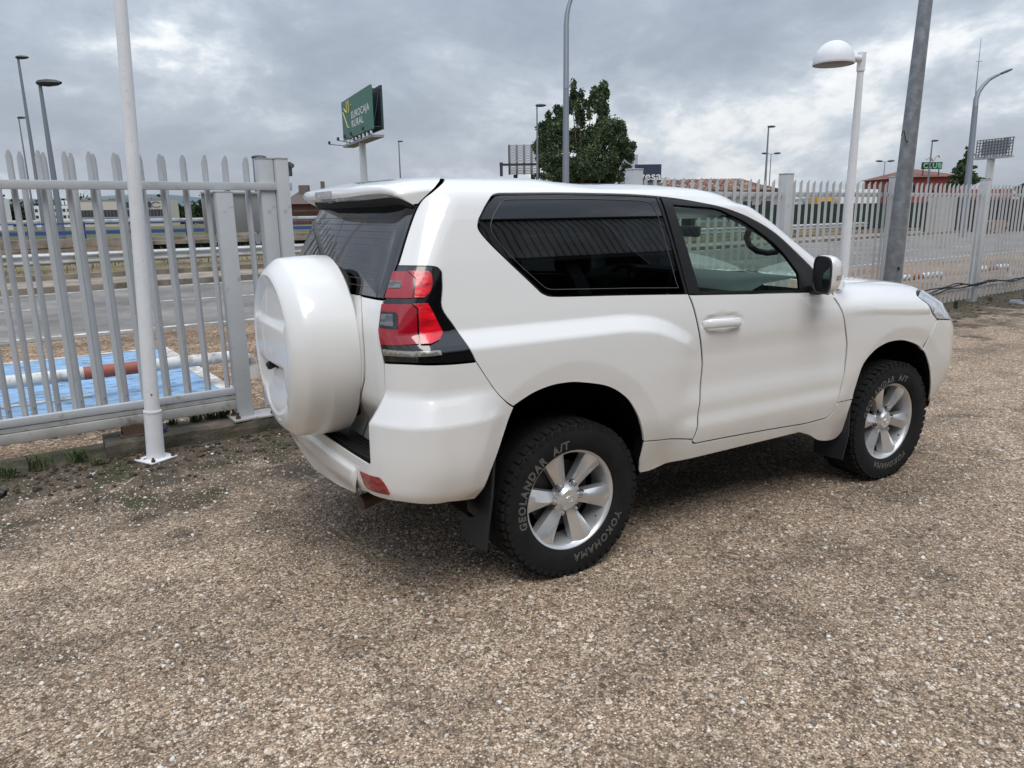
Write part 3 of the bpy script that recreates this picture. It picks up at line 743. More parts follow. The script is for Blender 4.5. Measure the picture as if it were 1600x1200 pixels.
MB().box((0, .3, .28), (7.6, .5, .62)).build('opening', mat('unlit opening', (.012, .011, .010), .9), ug)
MB().box((0, .0, .66), (8.0, .5, .16)).build('lintel', M_kerb, ug)
g2 = empty('far_guardrail', (-4, 58, 0), .0); tag(g2, 'second pale guardrail on the higher road behind the blue railing', 'guardrail')
MB().box((30, 0, 1.48), (90, .1, .30), bev=.05).build('beam', M_beam, g2)
pm = MB().box((0, .1, .8), (.14, .12, 1.2)).mesh('post', M_kerb)
for k in range(20): link('post', pm, g2, (-12+4.5*k, 0, 0))
emb = MB(); xs = np.linspace(-60, 200, 66); P = np.array([[(x, 54+j*2.2, (-.1, .55, .9, .95, .9)[j]+random.uniform(-.08, .08)) for j in range(5)] for x in xs])
struct(emb.grid(P), 'road_embankment', M_terrain)

# hills and the far wood
hl = MB(); ang = np.linspace(.62, 2.5, 120); P = []
for a in ang:
    d = 1500; hgt = 28 + 16*math.sin(a*5+1) + 9*math.sin(a*13) + 4*math.sin(a*31)
    P.append([(cam_pos.x+d*math.cos(a), cam_pos.y+d*math.sin(a), -5), (cam_pos.x+(d+60)*math.cos(a), cam_pos.y+(d+60)*math.sin(a), hgt*.8), (cam_pos.x+(d+260)*math.cos(a), cam_pos.y+(d+260)*math.sin(a), hgt)])
struct(hl.grid(np.array(P)), 'hills', mat('distant blue green hills', (.11, .145, .165), .95, var=.2, vscale=.01))
M_leafdark = mat('dark tree leaves', (.030, .052, .022), .75, var=.55, vscale=.8)
def leaf_cloud(blobs, n, size, seed=1, squash=1.):
    """leaf-sized faces spread through a set of ellipsoid clumps (centre, radii, weight)"""
    rnd = random.Random(seed); m = MB(); wsum = [b[2] for b in blobs]
    vs, fs = [], []
    for k in range(n):
        c, rr, _ = rnd.choices(blobs, wsum)[0]
        v = Vector((rnd.gauss(0, 1), rnd.gauss(0, 1), rnd.gauss(0, 1))).normalized() * (rnd.random()**.45) * (1.3 if rnd.random() < .13 else 1)
        p = Vector(c) + Vector((v.x*rr[0], v.y*rr[1], v.z*rr[2]))
        s = size*rnd.uniform(.55, 1.3)
        d = Vector((rnd.gauss(0, 1), rnd.gauss(0, 1), rnd.gauss(0, .8))).normalized(); e = d.cross(Vector((rnd.random(), rnd.random(), rnd.random()))).normalized()
        i = len(vs); vs += [p-d*s, p+e*s*.55, p+d*s, p-e*s*.55]; fs.append((i, i+1, i+2, i+3))
    return m.add(vs, fs)
fw_blobs = []
for k in range(46):
    px = -40 + k*8.6; p = at(px, 335, random.uniform(175, 215)); h = random.uniform(4.6, 6.6) * (1.0 if px < 250 else .85)
    fw_blobs.append(((p.x, p.y, h*.5), (random.uniform(2.2, 4), 2.5, h*.62), 1))
o = leaf_cloud(fw_blobs, 15000, .55, 3).build('far_wood', M_leafdark); o['kind'] = 'stuff'; o['label'] = 'dark far wood on the horizon behind the industrial buildings'

# ---- far buildings at left
def block(name, label, px0, px1, pytop, D, depth, m, parapet=None):
    a, b = at(px0, pytop, D), at(px1, pytop, D); h = (a.z+b.z)/2
    d = Vector((b.x-a.x, b.y-a.y, 0)); w = d.length; o = empty(name, (a.x, a.y, -.02), math.atan2(d.y, d.x)); tag(o, label, 'building')
    MB().box((w/2, depth/2, h/2), (w, depth, h)).build('wall', m, o)
    return o, w, h
o, w, h = block('showroom_building', 'wide cream industrial building with a dark strip of windows and an oval logo', 118, 254, 313, 150, 7, M_cream)
for z, hh, nn in ((h*.52, .62, 26), (h*.22, .5, 26)):
    for k in range(nn): MB().box((w*(k+.5)/nn, -.05, z), (w/nn*.86, .12, h*.20*hh/.5)).build('window', M_glassdark, o)
MB().box((w*.5, .3, h+.1), (w+.3, .8, .22)).build('parapet', mat('grey parapet', (.25, .25, .26), .6), o)
s = MB().box((w*.60, -.12, h*.83), (w*.135, .14, h*.22)).build('sign_board', M_navy, o)
MB().box((w*.845, -.12, h*.83), (w*.035, .14, h*.22)).build('sign_board', M_navy, o)
el = [(w*.925+w*.055*math.cos(a), -.12, h*.83+h*.10*math.sin(a)) for a in np.linspace(.6, 5.7, 30)]
MB().tube(el, .06, 6).build('oval_logo', M_navy, o)
for zz in (1.55, 1.95): MB().box((w*.5, -.4, zz), (w, .08, .12)).build('blue_stripe', M_blue, o)
o, w, h = block('office_building', 'small white three storey office block left of the cream industrial building', 52, 117, 321, 158, 5, M_whitewall)
for i in range(3):
    for k in range(9): MB().box((w*(k+.5)/9, -.04, h*(.18+.3*i)), (w/9*.6, .1, h*.13)).build('window', M_glassdark, o)
for k in range(4): MB().box((w*.55+.75*k, .0, h+.55), (.5, .1, .9)).build('roof_sign', M_letter, o)
o, w, h = block('edge_building', 'sliver of a pale building at the left edge beside the wood', -30, 4, 311, 120, 1.5, M_whitewall)
for i in range(2): MB().box((w*.86, -.04, h*(.35+.36*i)), (w*.2, .1, h*.14)).build('window', M_glassdark, o)
o, w, h = block('brick_building', 'low red brick building with a brown roof and railings, right of the gate post', 448, 560, 318, 70, 12.1, mat('red brick wall', (.22, .085, .055), .9, var=.2))
rm = MB(); rm.add([(-.5, -.6, h), (w+.5, -.6, h), (w+.5, 6, h+1.3), (-.5, 6, h+1.3), (-.5, 12.6, h), (w+.5, 12.6, h)], [(0, 1, 2, 3), (3, 2, 5, 4), (0, 3, 4), (1, 5, 2), (0, 4, 5, 1)]); rm.build('roof', mat('brown roof', (.10, .075, .06), .85, var=.25), o)
MB().box((w*.06, 5, h+1.1), (.9, .9, 1.6)).box((w*.30, 6, h+1.6), (.35, .35, 1.4)).build('chimney', mat('chimney render', (.16, .12, .10), .9), o)
MB().box((w*.5, -.3, h*.78), (w, .1, .12)).box((w*.5, -.3, h*.45), (w, .1, .1)).build('pale_band', M_pave, o)
for k in range(24): MB().box((w*(k+.5)/24, -1.5, h*.55), (.06, .06, h*.45)).build('railing_bar', M_darkmetal, o)
MB().box((w*.5, -1.5, h*.78), (w, .09, .08)).build('railing_top', M_darkmetal, o)
MB().box((w*.5, -1.7, h*.30), (w, .2, .12)).build('blue_rail', M_blue, o)

# ---- wind turbines on the ridge
for px, lab in ((90, 'tiny white wind turbine on the horizon, the left one of two'), (130, 'tiny white wind turbine on the horizon, the right one of two')):
    p = at(px, 302, 1300); t = empty('wind_turbine', (p.x, p.y, 0), YAW-math.pi/2); tag(t, lab, 'wind turbine', 'wind turbines on the ridge')
    MB().tube([(0, 0, 0), (0, 0, p.z)], [1.5, .9], 8).build('tower', M_whitewall, t)
    for k in range(3):
        a = .4+2*math.pi*k/3 + px; MB().tube([(0, -1.5, p.z), (14*math.cos(a), -1.5, p.z+14*math.sin(a))], [.8, .3], 6).build('blade', M_whitewall, t)

# ---- street lamps
def lamp(px, py, D, label, kind='single', r=.09, head=1.0, face=0.):
    p = at(px, py, D); o = empty('street_lamp', (p.x, p.y, -.02), YAW-math.pi/2+face); tag(o, label, 'street lamp', 'street lamps along the roads'); z = p.z
    MB().tube([(0, 0, 0), (0, 0, z*.5), (0, 0, z)], [r*1.25, r, r*.62], 10).build('column', M_lampgrey, o)
    for s in ((1,) if kind == 'single' else (-1, 1)):
        L = .75*head
        if kind == 'double': MB().tube([(0, 0, z-.1), (s*.5, 0, z+.02)], r*.5, 6).build('arm', M_lampgrey, o)
        x0 = s*.45 if kind == 'double' else -.12
        hd = MB(); P = []
        for t_, ww, hh in ((0, .07, .05), (.12, .17, .10), (.45, .20, .13), (.8, .17, .10), (1, .06, .04)):
            P.append([(x0+s*t_*L*1.15, ww*head*math.cos(a), z+.03+(.06*t_ if kind == 'double' else 0)+hh*head*math.sin(a)) for a in np.linspace(0, 2*math.pi, 13)])
        hd.grid(np.array(P)).build('lamp_head', M_darkmetal, o)
    return o
lamp(28, 90, 40, 'tall slim street lamp at the far left, the tallest of the left group', r=.10, head=.8)
lamp(62, 130, 30, 'street lamp with a big drop-shaped head beside the tall slim one', r=.11, head=1.15)
lamp(29, 184, 75, 'small far street lamp lowest in the left group', head=1.0)
lamp(395, 246, 75, 'far street lamp with a box head just left of the last gate post', r=.10, head=1.7)
lamp(623, 221, 95, 'thin far street lamp right of the green billboard', r=.10, head=.8)
lamp(839, 165, 60, 'street lamp rising out of the left side of the big tree', head=1.0)
lamp(1201, 198, 80, 'tall street lamp between two fence posts over the tiled roof', r=.12, head=1.0)
lamp(1205, 240, 120, 'small twin-armed street lamp beside the tall one over the tiled roof', 'double', head=1.3)
lamp(1383, 252, 130, 'small twin-armed street lamp left of the galvanised pole', 'double', head=1.4)
lamp(1457, 220, 90, 'street lamp in front of the red club building', r=.12, head=1.0)
def curved_lamp(pxb, pyb, D, pts, r, label, headlen):
    base = at(pxb, pyb, D); o = empty('street_lamp', (base.x, base.y, -.02)); tag(o, label, 'street lamp', 'street lamps along the roads')
    P = [Vector((0, 0, 0))] + [at(x, y, D) - o.location for x, y in pts]
    P[1].x = P[1].x*1; n = len(P)
    k = len(P)-1
    MB().tube([P[0], P[1]], [r*1.5, r*1.1], 14).build('column', M_lampgrey, o)
    MB().tube(P[1:], [r*1.1 - (r*.55)*i/(k-1) for i in range(k)], 12).build('arm', M_lampgrey, o)
    d = (P[-1]-P[-2]).normalized(); s = d.cross(Vector((0, 0, 1))).normalized(); up_ = s.cross(d)
    G = []
    for t_, ww, hh in ((0, .05, .04), (.1, .12, .06), (.6, .15, .07), (.9, .11, .05), (1, .02, .02)):
        c = P[-1]+d*headlen*t_; G.append([c + s*ww*math.cos(a) + up_*hh*math.sin(a) for a in np.linspace(0, 2*math.pi, 13)])
    MB().grid(np.array(G)).build('lamp_head', M_darkmetal, o)
curved_lamp(884, 270, 30, [(884.5, 140), (884.8, 40), (886, 22), (889, 8), (894, -6), (903, -20), (918, -32)], .105, 'tall curved street lamp in front of the big tree, its head above the picture', 1.0)
curved_lamp(1515, 280, 40, [(1524, 168), (1525, 155), (1529, 144), (1536, 134), (1546, 124), (1556, 118.5), (1562, 116)], .125, 'street lamp with a curved arm near the empty billboard frame', .75)
p = at(1524, 150, 60); ms = empty('radio_mast', (p.x, p.y, 0)); tag(ms, 'thin whip aerial mast rising above the curved lamp at right', 'mast')
q = at(1533, 60, 60); q2 = at(1530, 96, 60)
MB().tube([(0, 0, 0), (0, 0, p.z), (q.x-p.x, q.y-p.y, q.z)], [.06, .05, .02], 6).build('mast', M_lampgrey, ms)
MB().tube([q2-Vector((p.x, p.y, 0))+Vector((-.22, .12, 0)), q2-Vector((p.x, p.y, 0))+Vector((.22, -.12, 0))], .02, 5).build('crossbar', M_lampgrey, ms)

# ---- green billboard on a monopole
A, B_ = at(536, 184, 97), at(581.5, 173.5, 84)
dx = Vector((B_.x-A.x, B_.y-A.y, 0)); wb = dx.length; ztop = .5*(at(535, 155, 97).z+at(581, 140, 84).z); zbot = .5*(at(537, 213, 97).z+at(583, 207, 84).z); hb = ztop-zbot
bb = empty('billboard', ((A.x+B_.x)/2, (A.y+B_.y)/2, -.02), math.atan2(dx.y, dx.x)); tag(bb, 'green advertising billboard with yellow line drawing and white lettering on a tall pole', 'billboard')
M_green = mat('green poster', (.055, .165, .135), .6, var=.06, vscale=.6)
MB().box((0, 0, (ztop+zbot)/2), (wb, .25, hb)).build('front_panel', M_green, bb)
bk = MB().box((.05, 1.15, (ztop+zbot)/2), (wb, .25, hb)).build('back_panel', mat('dark panel back', (.025, .04, .05), .6), bb)
fr = MB()
for x in np.linspace(-wb*.48, wb*.48, 6):
    fr.box((x, .57, zbot+.3), (.12, .88, .12)).box((x, .57, ztop-.4), (.12, .88, .12)).tube([(x, .15, zbot+.3), (x, 1.0, ztop-.4)], .05, 5)
fr.build('frame', M_darkmetal, bb)
MB().tube([(0, .5, 0), (0, .5, zbot-.6)], [.45, .42], 18).build('pole', mat('white pole', (.62, .63, .64), .5), bb)
MB().box((0, .5, zbot-.75), (wb*1.0, 1.5, .28)).build('platform', mat('platform steel', (.26, .25, .30), .6), bb)
for x in np.linspace(-wb*.42, wb*.45, 8): MB().box((x, -.05, zbot-.35), (.35, .2, .45)).build('bracket', M_letter, bb)
for x in (-wb*.62, -wb*.25, .0, wb*.22, wb*.62):
    MB().tube([(x*.75, .2, zbot-.7), (x, -1.6, zbot-.35)], .05, 5).box((x, -1.65, zbot-.15), (.5, .25, .4), bev=.05).build('floodlight', M_darkmetal, bb)
def on_board(me, x, z, m, name='lettering'):
    me.materials.clear(); me.materials.append(m); q = link(name, me, bb, (x, -.14, z)); q.rotation_euler = (R(90), 0, 0); return q
for txt, wf, zf in (('EUROCAJA', .60, .455), ('RURAL', .40, .235)):
    lm = text_mesh(txt, 1., align='LEFT', spacing=1.05, offset=.012); xs_ = [v.co.x for v in lm.vertices]; ys_ = [v.co.y for v in lm.vertices if v.co.y > 0]
    q = on_board(lm, -wb*.155, zbot+hb*zf, M_letter); q.scale = (wb*wf/(max(xs_)-min(xs_)), hb*.17/.70, 1)
hd = MB(); X = lambda u: -wb/2 + wb*u; Z = lambda v: zbot + hb*v
for poly in ([(.05, .72), (.21, .28), (.27, .26)], [(.09, .80), (.20, .66), (.20, .985-.03)], [(.12, .74), (.20, .66)], [(.235, .90), (.27, .95), (.27, .62)], [(.27, .62), (.36, .80)]):
    hd.tube([(X(u), -.15, Z(v)) for u, v in poly], .06, 6)
hd.build('hand_drawing', mat('yellow sign line', (.72, .58, .20), .6), bb)
# ---- back of a slatted hoarding
A, B_ = at(796, 248, 70), at(842, 248, 70); zt, zb_ = at(815, 226, 70).z, at(815, 272, 70).z; dx = Vector((B_.x-A.x, B_.y-A.y, 0)); w = dx.length
hb_ = empty('slatted_hoarding', (A.x, A.y, -.02), math.atan2(dx.y, dx.x)); tag(hb_, 'back of a grey slatted hoarding with dark ribs left of the big tree', 'hoarding')
M_slat = mat('pale slat', (.38, .39, .42), .6); ns = 18
sm = MB().box((0, 0, 0), (w, .06, (zt-zb_)/ns*.62)).mesh('slat', M_slat)
for k in range(ns): link('slat', sm, hb_, (w/2, 0, zb_+(zt-zb_)*(k+.5)/ns))
for k in range(5): MB().box((w*k/4, .1, (zt+zb_)/2), (.22, .2, zt-zb_)).build('rib', M_darkmetal, hb_)
zz = at(815, 257, 70).z
MB().box((w*.4, -.5, zz), (w*1.25, .25, .2)).box((-w*.28, -.5, zz-.45), (.28, .28, 1.2)).box((-w*.28, -.5, zz+.05), (.32, .32, .3)).build('walkway', M_darkmetal, hb_)
for x in (w*.2, w*.8): MB().box((x, .4, zb_/2), (.4, .4, zb_)).build('leg', M_darkmetal, hb_)

# ---- big wind-blown poplar
M_leaf = mat('poplar leaves', (.080, .118, .055), .6, var=.8, vscale=.9)
M_bark = mat('bark', (.07, .055, .04), .9, var=.3)
def px_tree(D, plumes, n, size, seed, name, label, px, lean):
    c = at(px, 300, D); o = empty(name, (c.x, c.y, -.02)); tag(o, label, 'tree')
    blobs = []; rnd = random.Random(seed); org = Vector((c.x, c.y, -.02)); k_ = D/1153.12
    for (x, y, rx, ry, wt) in plumes:
        q = at(x, y, D) - org + fwd*rnd.uniform(-1.5, 1.5)
        # each plume is broken up into clumps
        for j in range(11):
            v = Vector((rnd.gauss(0, .5), rnd.gauss(0, .5), rnd.gauss(0, .5)))
            blobs.append((q + rgt*v.x*rx*k_ + fwd*v.y*rx*k_ + upv*(v.z*ry*k_) + rgt*(v.z*lean*rx*k_), (rx*k_*.62, rx*k_*.62, ry*k_*.42), wt))
    leaf_cloud(blobs, n, size, seed).build('crown', M_leaf, o)
    tops = sorted(plumes, key=lambda t: t[1])[:7]
    MB().tube([(0, 0, 0), (.05, 0, 3), (.1, .1, 6)], [.28, .22, .14], 10).build('trunk', M_bark, o)
    for (x, y, rx, ry, wt) in tops:
        q = at(x, y, D) - org; MB().tube([(.0, 0, 2.0), (q.x*.4, q.y*.4, q.z*.55), (q.x*.9, q.y*.9, q.z*.98)], [.13, .08, .02], 6).build('limb', M_bark, o)
    return o
pl_ = [(893, 150, 8, 26, .8), (905, 165, 9, 30, 1), (925, 152, 9, 24, 1), (938, 150, 7, 22, .8), (944, 175, 10, 30, 1), (860, 182, 9, 22, .9), (873, 178, 7, 20, .7), (850, 200, 11, 22, 1),
       (843, 215, 9, 16, .7), (868, 215, 16, 26, 1.4), (895, 205, 16, 32, 1.6), (920, 205, 18, 34, 1.8), (945, 215, 18, 32, 1.6), (965, 205, 9, 20, .8), (968, 232, 13, 22, 1.1), (980, 240, 8, 18, .6),
       (855, 245, 15, 20, 1.3), (880, 250, 18, 26, 1.7), (910, 255, 20, 28, 1.9), (940, 258, 20, 26, 1.8), (966, 262, 15, 18, 1.2), (862, 272, 16, 14, 1.2), (900, 278, 22, 14, 1.4), (945, 280, 22, 14, 1.4)]
pl_ = [(x, 285-(285-y)*.90, rx, ry*.92, wt) for x, y, rx, ry, wt in pl_]
px_tree(65, pl_, 70000, .12, 5, 'poplar_tree', 'big wind-blown dark green poplar behind the car roof', 910, .5)
cf = [(1505, 243+k*5.2, 3+k*1.55, 4.5, .4+k*.2) for k in range(9)]
px_tree(100, cf, 9000, .22, 8, 'conifer_tree', 'dark conifer right of the red club building', 1505, .1)
o = px_tree(150, [(1600+8*k, 296+3*(k % 2), 9, 8, 1) for k in range(5)], 2500, .4, 9, 'dark_tree', 'low dark tree far off at the right edge above the fence', 1612, 0)

# ---- "vesa" showroom sign, grey block and white wall
o, w, h = block('sign_building', 'navy sign board with white lettering on a pale building right of the poplar', 985, 1046, 277, 75, 10, M_whitewall)
a, b = at(991, 257, 74.6), at(1032, 257, 74.6); zt = a.z; zb_ = at(1010, 284, 74.6).z; ww = (b-a).length
s = MB().box((w*.10+ww/2, -.25, (zt+zb_)/2), (ww, .3, zt-zb_)).build('sign_board', M_navy, o)
lm = text_mesh('vesa', (zt-zb_)*.66, extrude=.02, align='LEFT', spacing=1.02, offset=.012); lm.materials.append(M_letter); q = link('lettering', lm, s, (w*.10+ww*.16, -.42, zb_+(zt-zb_)*.12)); q.rotation_euler = (R(90), 0, 0); q.scale = (1.12, 1, 1)
zt2 = at(1000, 241, 78).z; MB().box((w*.15, 4.5, zt2/2), (1.5, 1.5, zt2)).build('tower', mat('grey tower cladding', (.36, .38, .42), .6), o)

# ---- building with an old clay tile roof: every visible course of tiles is real
o, w, h = block('tiled_roof_building', 'low building with an old mottled clay tile roof behind the fence', 1030, 1216, 299, 58, 9, mat('dull pale render', (.40, .39, .38), .8, var=.2))  # walls in one pale grey, mottled at random
M_tile = [mat('clay tile '+n, c, .9, var=.3, vscale=5) for n, c in (('red', (.20, .085, .055)), ('pale', (.31, .21, .15)), ('dark', (.085, .06, .05)), ('brown', (.20, .12, .085)))]
ry = 5.0; rz = at(1120, 279, 60).z - h
slope = math.atan2(rz, ry)
base = MB().add([(-.3, -.3, h), (w+.3, -.3, h), (w+.3-1.5, ry, h+rz), (1.5, ry, h+rz), (w+.3, 2*ry, h), (-.3, 2*ry, h)], [(0, 1, 2, 3), (3, 2, 4, 5), (0, 3, 5), (1, 4, 2)])
roof = base.build('roof', M_tile[2], o)
tl = [MB().add([(x_, y_, z_) for y_ in (-.26, .26) for x_, z_ in ((-.11, 0), (-.06, .075), (.06, .075), (.11, 0))], [(0, 1, 5, 4), (1, 2, 6, 5), (2, 3, 7, 6), (0, 3, 2, 1)]).mesh('tile', m) for m in M_tile]
cnt = 0
for r_ in range(10):
    t_ = (r_+.5)/10; x0 = -.3+1.8*t_; x1 = w+.3-1.8*t_; n = int((x1-x0)/.31)
    for k in range(n):
        if cnt >= 300: break
        q = link('tile', random.choice(tl), roof, (x0+.31*(k+.5)+random.uniform(-.02, .02), -.3+(ry+.3)*t_, h+rz*t_+.02+random.uniform(0, .02))); q.rotation_euler = (slope, 0, random.uniform(-.06, .06)); q.scale = (1.35, 1.05, 1.2); cnt += 1
MB().box((w*.5, -.32, h-.06), (w+.6, .12, .14)).build('gutter', M_darkmetal, o)
for k in range(6): MB().box((w*(k+.6)/6.2, -.05, h*.55), (w/6.2*.5, .12, h*.4)).build('window', M_glassdark, o)

# ---- green mesh screen, lorry, red club building, corrugated sheet, pallets, parked car
A, B_ = at(1150, 335, 46), at(1446, 335, 46)
dx = Vector((B_.x-A.x, B_.y-A.y, 0)); w = dx.length; zt = at(1300, 318, 46).z
sc = empty('screen_fence', (A.x, A.y, -.02), math.atan2(dx.y, dx.x)); tag(sc, 'dark green screened mesh fence across the road behind the pale palings', 'fence')
MB().box((w/2, 0, zt/2+.2), (w, .05, zt-.4)).build('screen', mat('dark green screen', (.010, .030, .022), .8, var=.3, vscale=3), sc)
pm = MB().box((0, -.05, zt/2), (.08, .08, zt+.1)).mesh('post', M_darkmetal)
for k in range(9): link('post', pm, sc, (w*k/8, 0, 0))
ly = empty('lorry', at(1337, 335, 62)*1, YAW-math.pi/2); ly.location.z = -.02; tag(ly, 'white box lorry with a yellow cab parked behind the green screen fence', 'lorry')
zt = at(1337, 296, 62).z
MB().box((.1, 1.2, zt*.5+.45), (3.2, 2.4, zt-.9), bev=.04).build('cargo_box', M_whitewall, ly)
MB().box((-2.55, 1.2, zt*.5+.1), (1.5, 2.2, zt*.62), bev=.12).build('cab', mat('yellow lorry paint', (.55, .34, .05), .4), ly)
MB().box((-2.6, .08, zt*.55+.25), (.9, .06, .5)).build('cab_window', M_glassdark, ly)
for x in (-2.4, -.6, .9): MB().lathe([(0, -.12), (.40, -.12), (.45, -.05), (.45, .1), (0, .12)], 18, Matrix.Translation((x, .12, .45)) @ Matrix.Rotation(R(90), 4, 'X')).build('wheel', M_black, ly)
for pxv, D, c, lab in ((1240, 66, (.55, .56, .58), 'pale van seen between palings left of the lorry'), (1268, 70, (.20, .21, .23), 'grey van seen between palings beside the pale van')):
    vn = empty('van', at(pxv, 335, D), YAW-math.pi/2); vn.location.z = -.02; tag(vn, lab, 'van')
    bm_ = mat('van paint', c, .35, coat=.3)
    MB().prism([(-1.0, .35), (1.0, .35), (1.0, 1.2), (.7, 2.25), (-1.0, 2.3)], 1.8, Matrix.Rotation(R(90), 4, 'X') @ Matrix.Translation((0, 0, -1.8))).build('body', bm_, vn)
    MB().box((.35, -.02, 1.6), (.7, .05, .55)).build('window', M_glassdark, vn)
    for x in (-.6, .6): MB().lathe([(0, -.1), (.30, -.1), (.33, 0), (.3, .1), (0, .1)], 16, Matrix.Translation((x, .05, .33)) @ Matrix.Rotation(R(90), 4, 'X')).build('wheel', M_black, vn)

M_redwall = mat('dull red render', (.30, .075, .065), .8, var=.12, vscale=.5)
o, w, h = block('club_building', 'red two storey club building with a brown hip roof and a green roof sign', 1422, 1503, 276, 105, 14, M_redwall)
rf = MB().add([(-.6, -.6, h), (w+.6, -.6, h), (w+.6, 14.6, h), (-.6, 14.6, h), (3, 7, h+1.4), (w-3, 7, h+1.4)], [(0, 1, 5, 4), (1, 2, 5), (2, 3, 4, 5), (3, 0, 4), (3, 2, 1, 0)]).build('roof', mat('brown tile roof', (.17, .075, .055), .85, var=.3, vscale=1.2), o)
MB().box((.8, 3, h+1.2), (1.1, 1.1, 1.4)).build('chimney', mat('dark chimney', (.07, .055, .05), .8), rf)
for i in range(2):
    for k in range(6): MB().box((w*(k+.5)/6, -.04, h*(.30+.42*i)), (w/6*.42, .12, h*.17)).build('window', M_glassdark, o)
MB().box((w+1.2, -.5, h*.34), (w*1.4, 3, h*.68)).build('annexe', M_redwall, o)
a, b = at(1438, 252, 103), at(1470, 252, 103); sw = (b-a).length; z0, z1 = at(1450, 263, 103).z, at(1450, 252, 103).z
s = MB().box((1.6+sw/2, .2, (z0+z1)/2), (sw, .2, z1-z0)).build('sign_board', mat('dark green sign', (.01, .05, .035), .5), o)
for dx_ in (.3, sw-.3): MB().box((1.6+dx_, .3, (h+z0)/2), (.1, .1, z0-h+.1)).build('sign_leg', M_darkmetal, o)
lm = text_mesh('CLUB', (z1-z0)*1.02, extrude=.02, spacing=1.15, bevel=.03, outline=True); lm.materials.append(mat('pale green neon tube', (.30, .62, .36), .4)); q = link('lettering', lm, s, (1.6+sw/2, .02, z0+(z1-z0)*.13)); q.rotation_euler = (R(90), 0, 0)
fg = [(1.6+sw*(.2+.65*u), .2, z1+.12+.9*abs(math.sin(u*5.2+.5))*(.5+.5*u)) for u in np.linspace(0, 1, 24)]
MB().tube(fg, .12, 6).build('sign_outline', mat('pale pink sign tube', (.55, .44, .42), .5), o)

A, B_ = at(1447, 334, 47), at(1492, 334, 47); dx = Vector((B_.x-A.x, B_.y-A.y, 0)); w = dx.length; zt = at(1470, 305, 47).z
cs = empty('corrugated_gate', (A.x, A.y, -.02), math.atan2(dx.y, dx.x)); tag(cs, 'pale corrugated sheet metal gate panel across the road in front of the red building', 'gate')
P = []
for k in range(49):
    ph = k/48*8*2*math.pi; P.append([(w*k/48, .05*max(-.6, min(.6, math.sin(ph)))*1.6, z) for z in (.1, zt)])
MB().grid(np.array(P), False).build('sheet', mat('pale zinc sheet', (.48, .475, .45), .5, .2, var=.05), cs)
MB().box((w/2, .08, zt-.1), (w, .06, .1)).box((w/2, .08, .3), (w, .06, .1)).build('frame', M_darkmetal, cs)
dk = empty('dark_fence', at(1494, 335, 48)*1, math.atan2(dx.y, dx.x)); dk.location.z = -.02; tag(dk, 'dark screened fence right of the corrugated gate panel', 'fence')
MB().box((2.4, 0, zt*.45), (4.8, .06, zt*.86)).build('screen', mat('near black screen', (.015, .018, .022), .8, var=.3), dk)
for k in range(4): MB().box((1.6*k, -.05, zt*.5), (.08, .08, zt)).build('post', M_darkmetal, dk)
pt = empty('pallet_stack', at(1552, 345, 45)*1, YAW-math.pi/2+.3); pt.location.z = -.02; tag(pt, 'untidy stack of wooden pallets leaning by the far fence at right', 'pallets')
M_wood = mat('weathered pallet wood', (.34, .24, .16), .85, var=.3, vscale=6)
for k in range(6):
    z = .12 + .14*k; lean = random.uniform(-.12, .12)
    for j in range(5): MB().box((-.5+.25*j+lean, 0, z), (.12, .9, .025)).build('plank', M_wood, pt)
    for y in (-.38, 0, .38): MB().box((lean, y, z-.06), (1.15, .09, .09)).build('bearer', M_wood, pt)
pc = empty('parked_car', at(1606, 342, 52)*1, YAW-math.pi/2+.2); pc.location.z = -.02; tag(pc, 'silver hatchback half out of the picture at the far right across the road', 'car')
prof = [(-1.9, .35), (-1.95, .75), (-1.7, .95), (-1.0, 1.05), (-.45, 1.45), (.7, 1.5), (1.5, 1.05), (1.9, .95), (1.95, .4)]
MB().prism(prof, 1.6, Matrix.Rotation(R(90), 4, 'X') @ Matrix.Translation((0, 0, -1.6))).build('body', mat('silver car paint', (.55, .57, .60), .3, .2, coat=.5), pc)
MB().prism([(-.85, 1.06), (-.4, 1.38), (.6, 1.42), (1.2, 1.08)], .02, Matrix.Rotation(R(90), 4, 'X')).build('window', M_glassdark, pc)
for x in (-1.25, 1.2): MB().lathe([(0, -.1), (.28, -.1), (.31, 0), (.28, .1), (0, .1)], 18, Matrix.Translation((x, .06, .31)) @ Matrix.Rotation(R(90), 4, 'X')).build('wheel', M_black, pc)
# ---- empty billboard frame
A, B_ = at(1526, 232, 118), at(1582, 230, 112); dx = Vector((B_.x-A.x, B_.y-A.y, 0)); w = dx.length; zt, zb_ = at(1555, 217, 115).z, at(1555, 244, 115).z
eb = empty('empty_billboard', (A.x, A.y, -.02), math.atan2(dx.y, dx.x)); tag(eb, 'empty billboard frame, only a dark lattice on a white pole, at far right', 'billboard')
lt = MB()
for k in range(13): lt.box((w*k/12, 0, (zt+zb_)/2), (.13, .1, zt-zb_))
for k in range(7): lt.box((w/2, .12, zb_+(zt-zb_)*k/6), (w, .1, .11))
for k in range(4): lt.tube([(w*k/4, .2, zb_), (w*(k+1)/4, .2, zt)], .05, 5)
lt.build('lattice', mat('grey lattice', (.16, .17, .18), .5, .2), eb)
MB().box((w*.80, .18, zb_+(zt-zb_)*.72), (w*.12, .08, (zt-zb_)*.5)).build('leftover_panel', mat('grey panel', (.2, .21, .23), .6), eb)
MB().box((w*.5, .1, (zt+zb_)/2), (w*.72, .03, (zt-zb_)*.86)).build('mesh_backing', mat('pale backing', (.42, .44, .47), .6), eb)
MB().box((w*.5, 0, zb_-.2), (w*1.02, 1.0, .25)).build('platform', M_beam, eb)
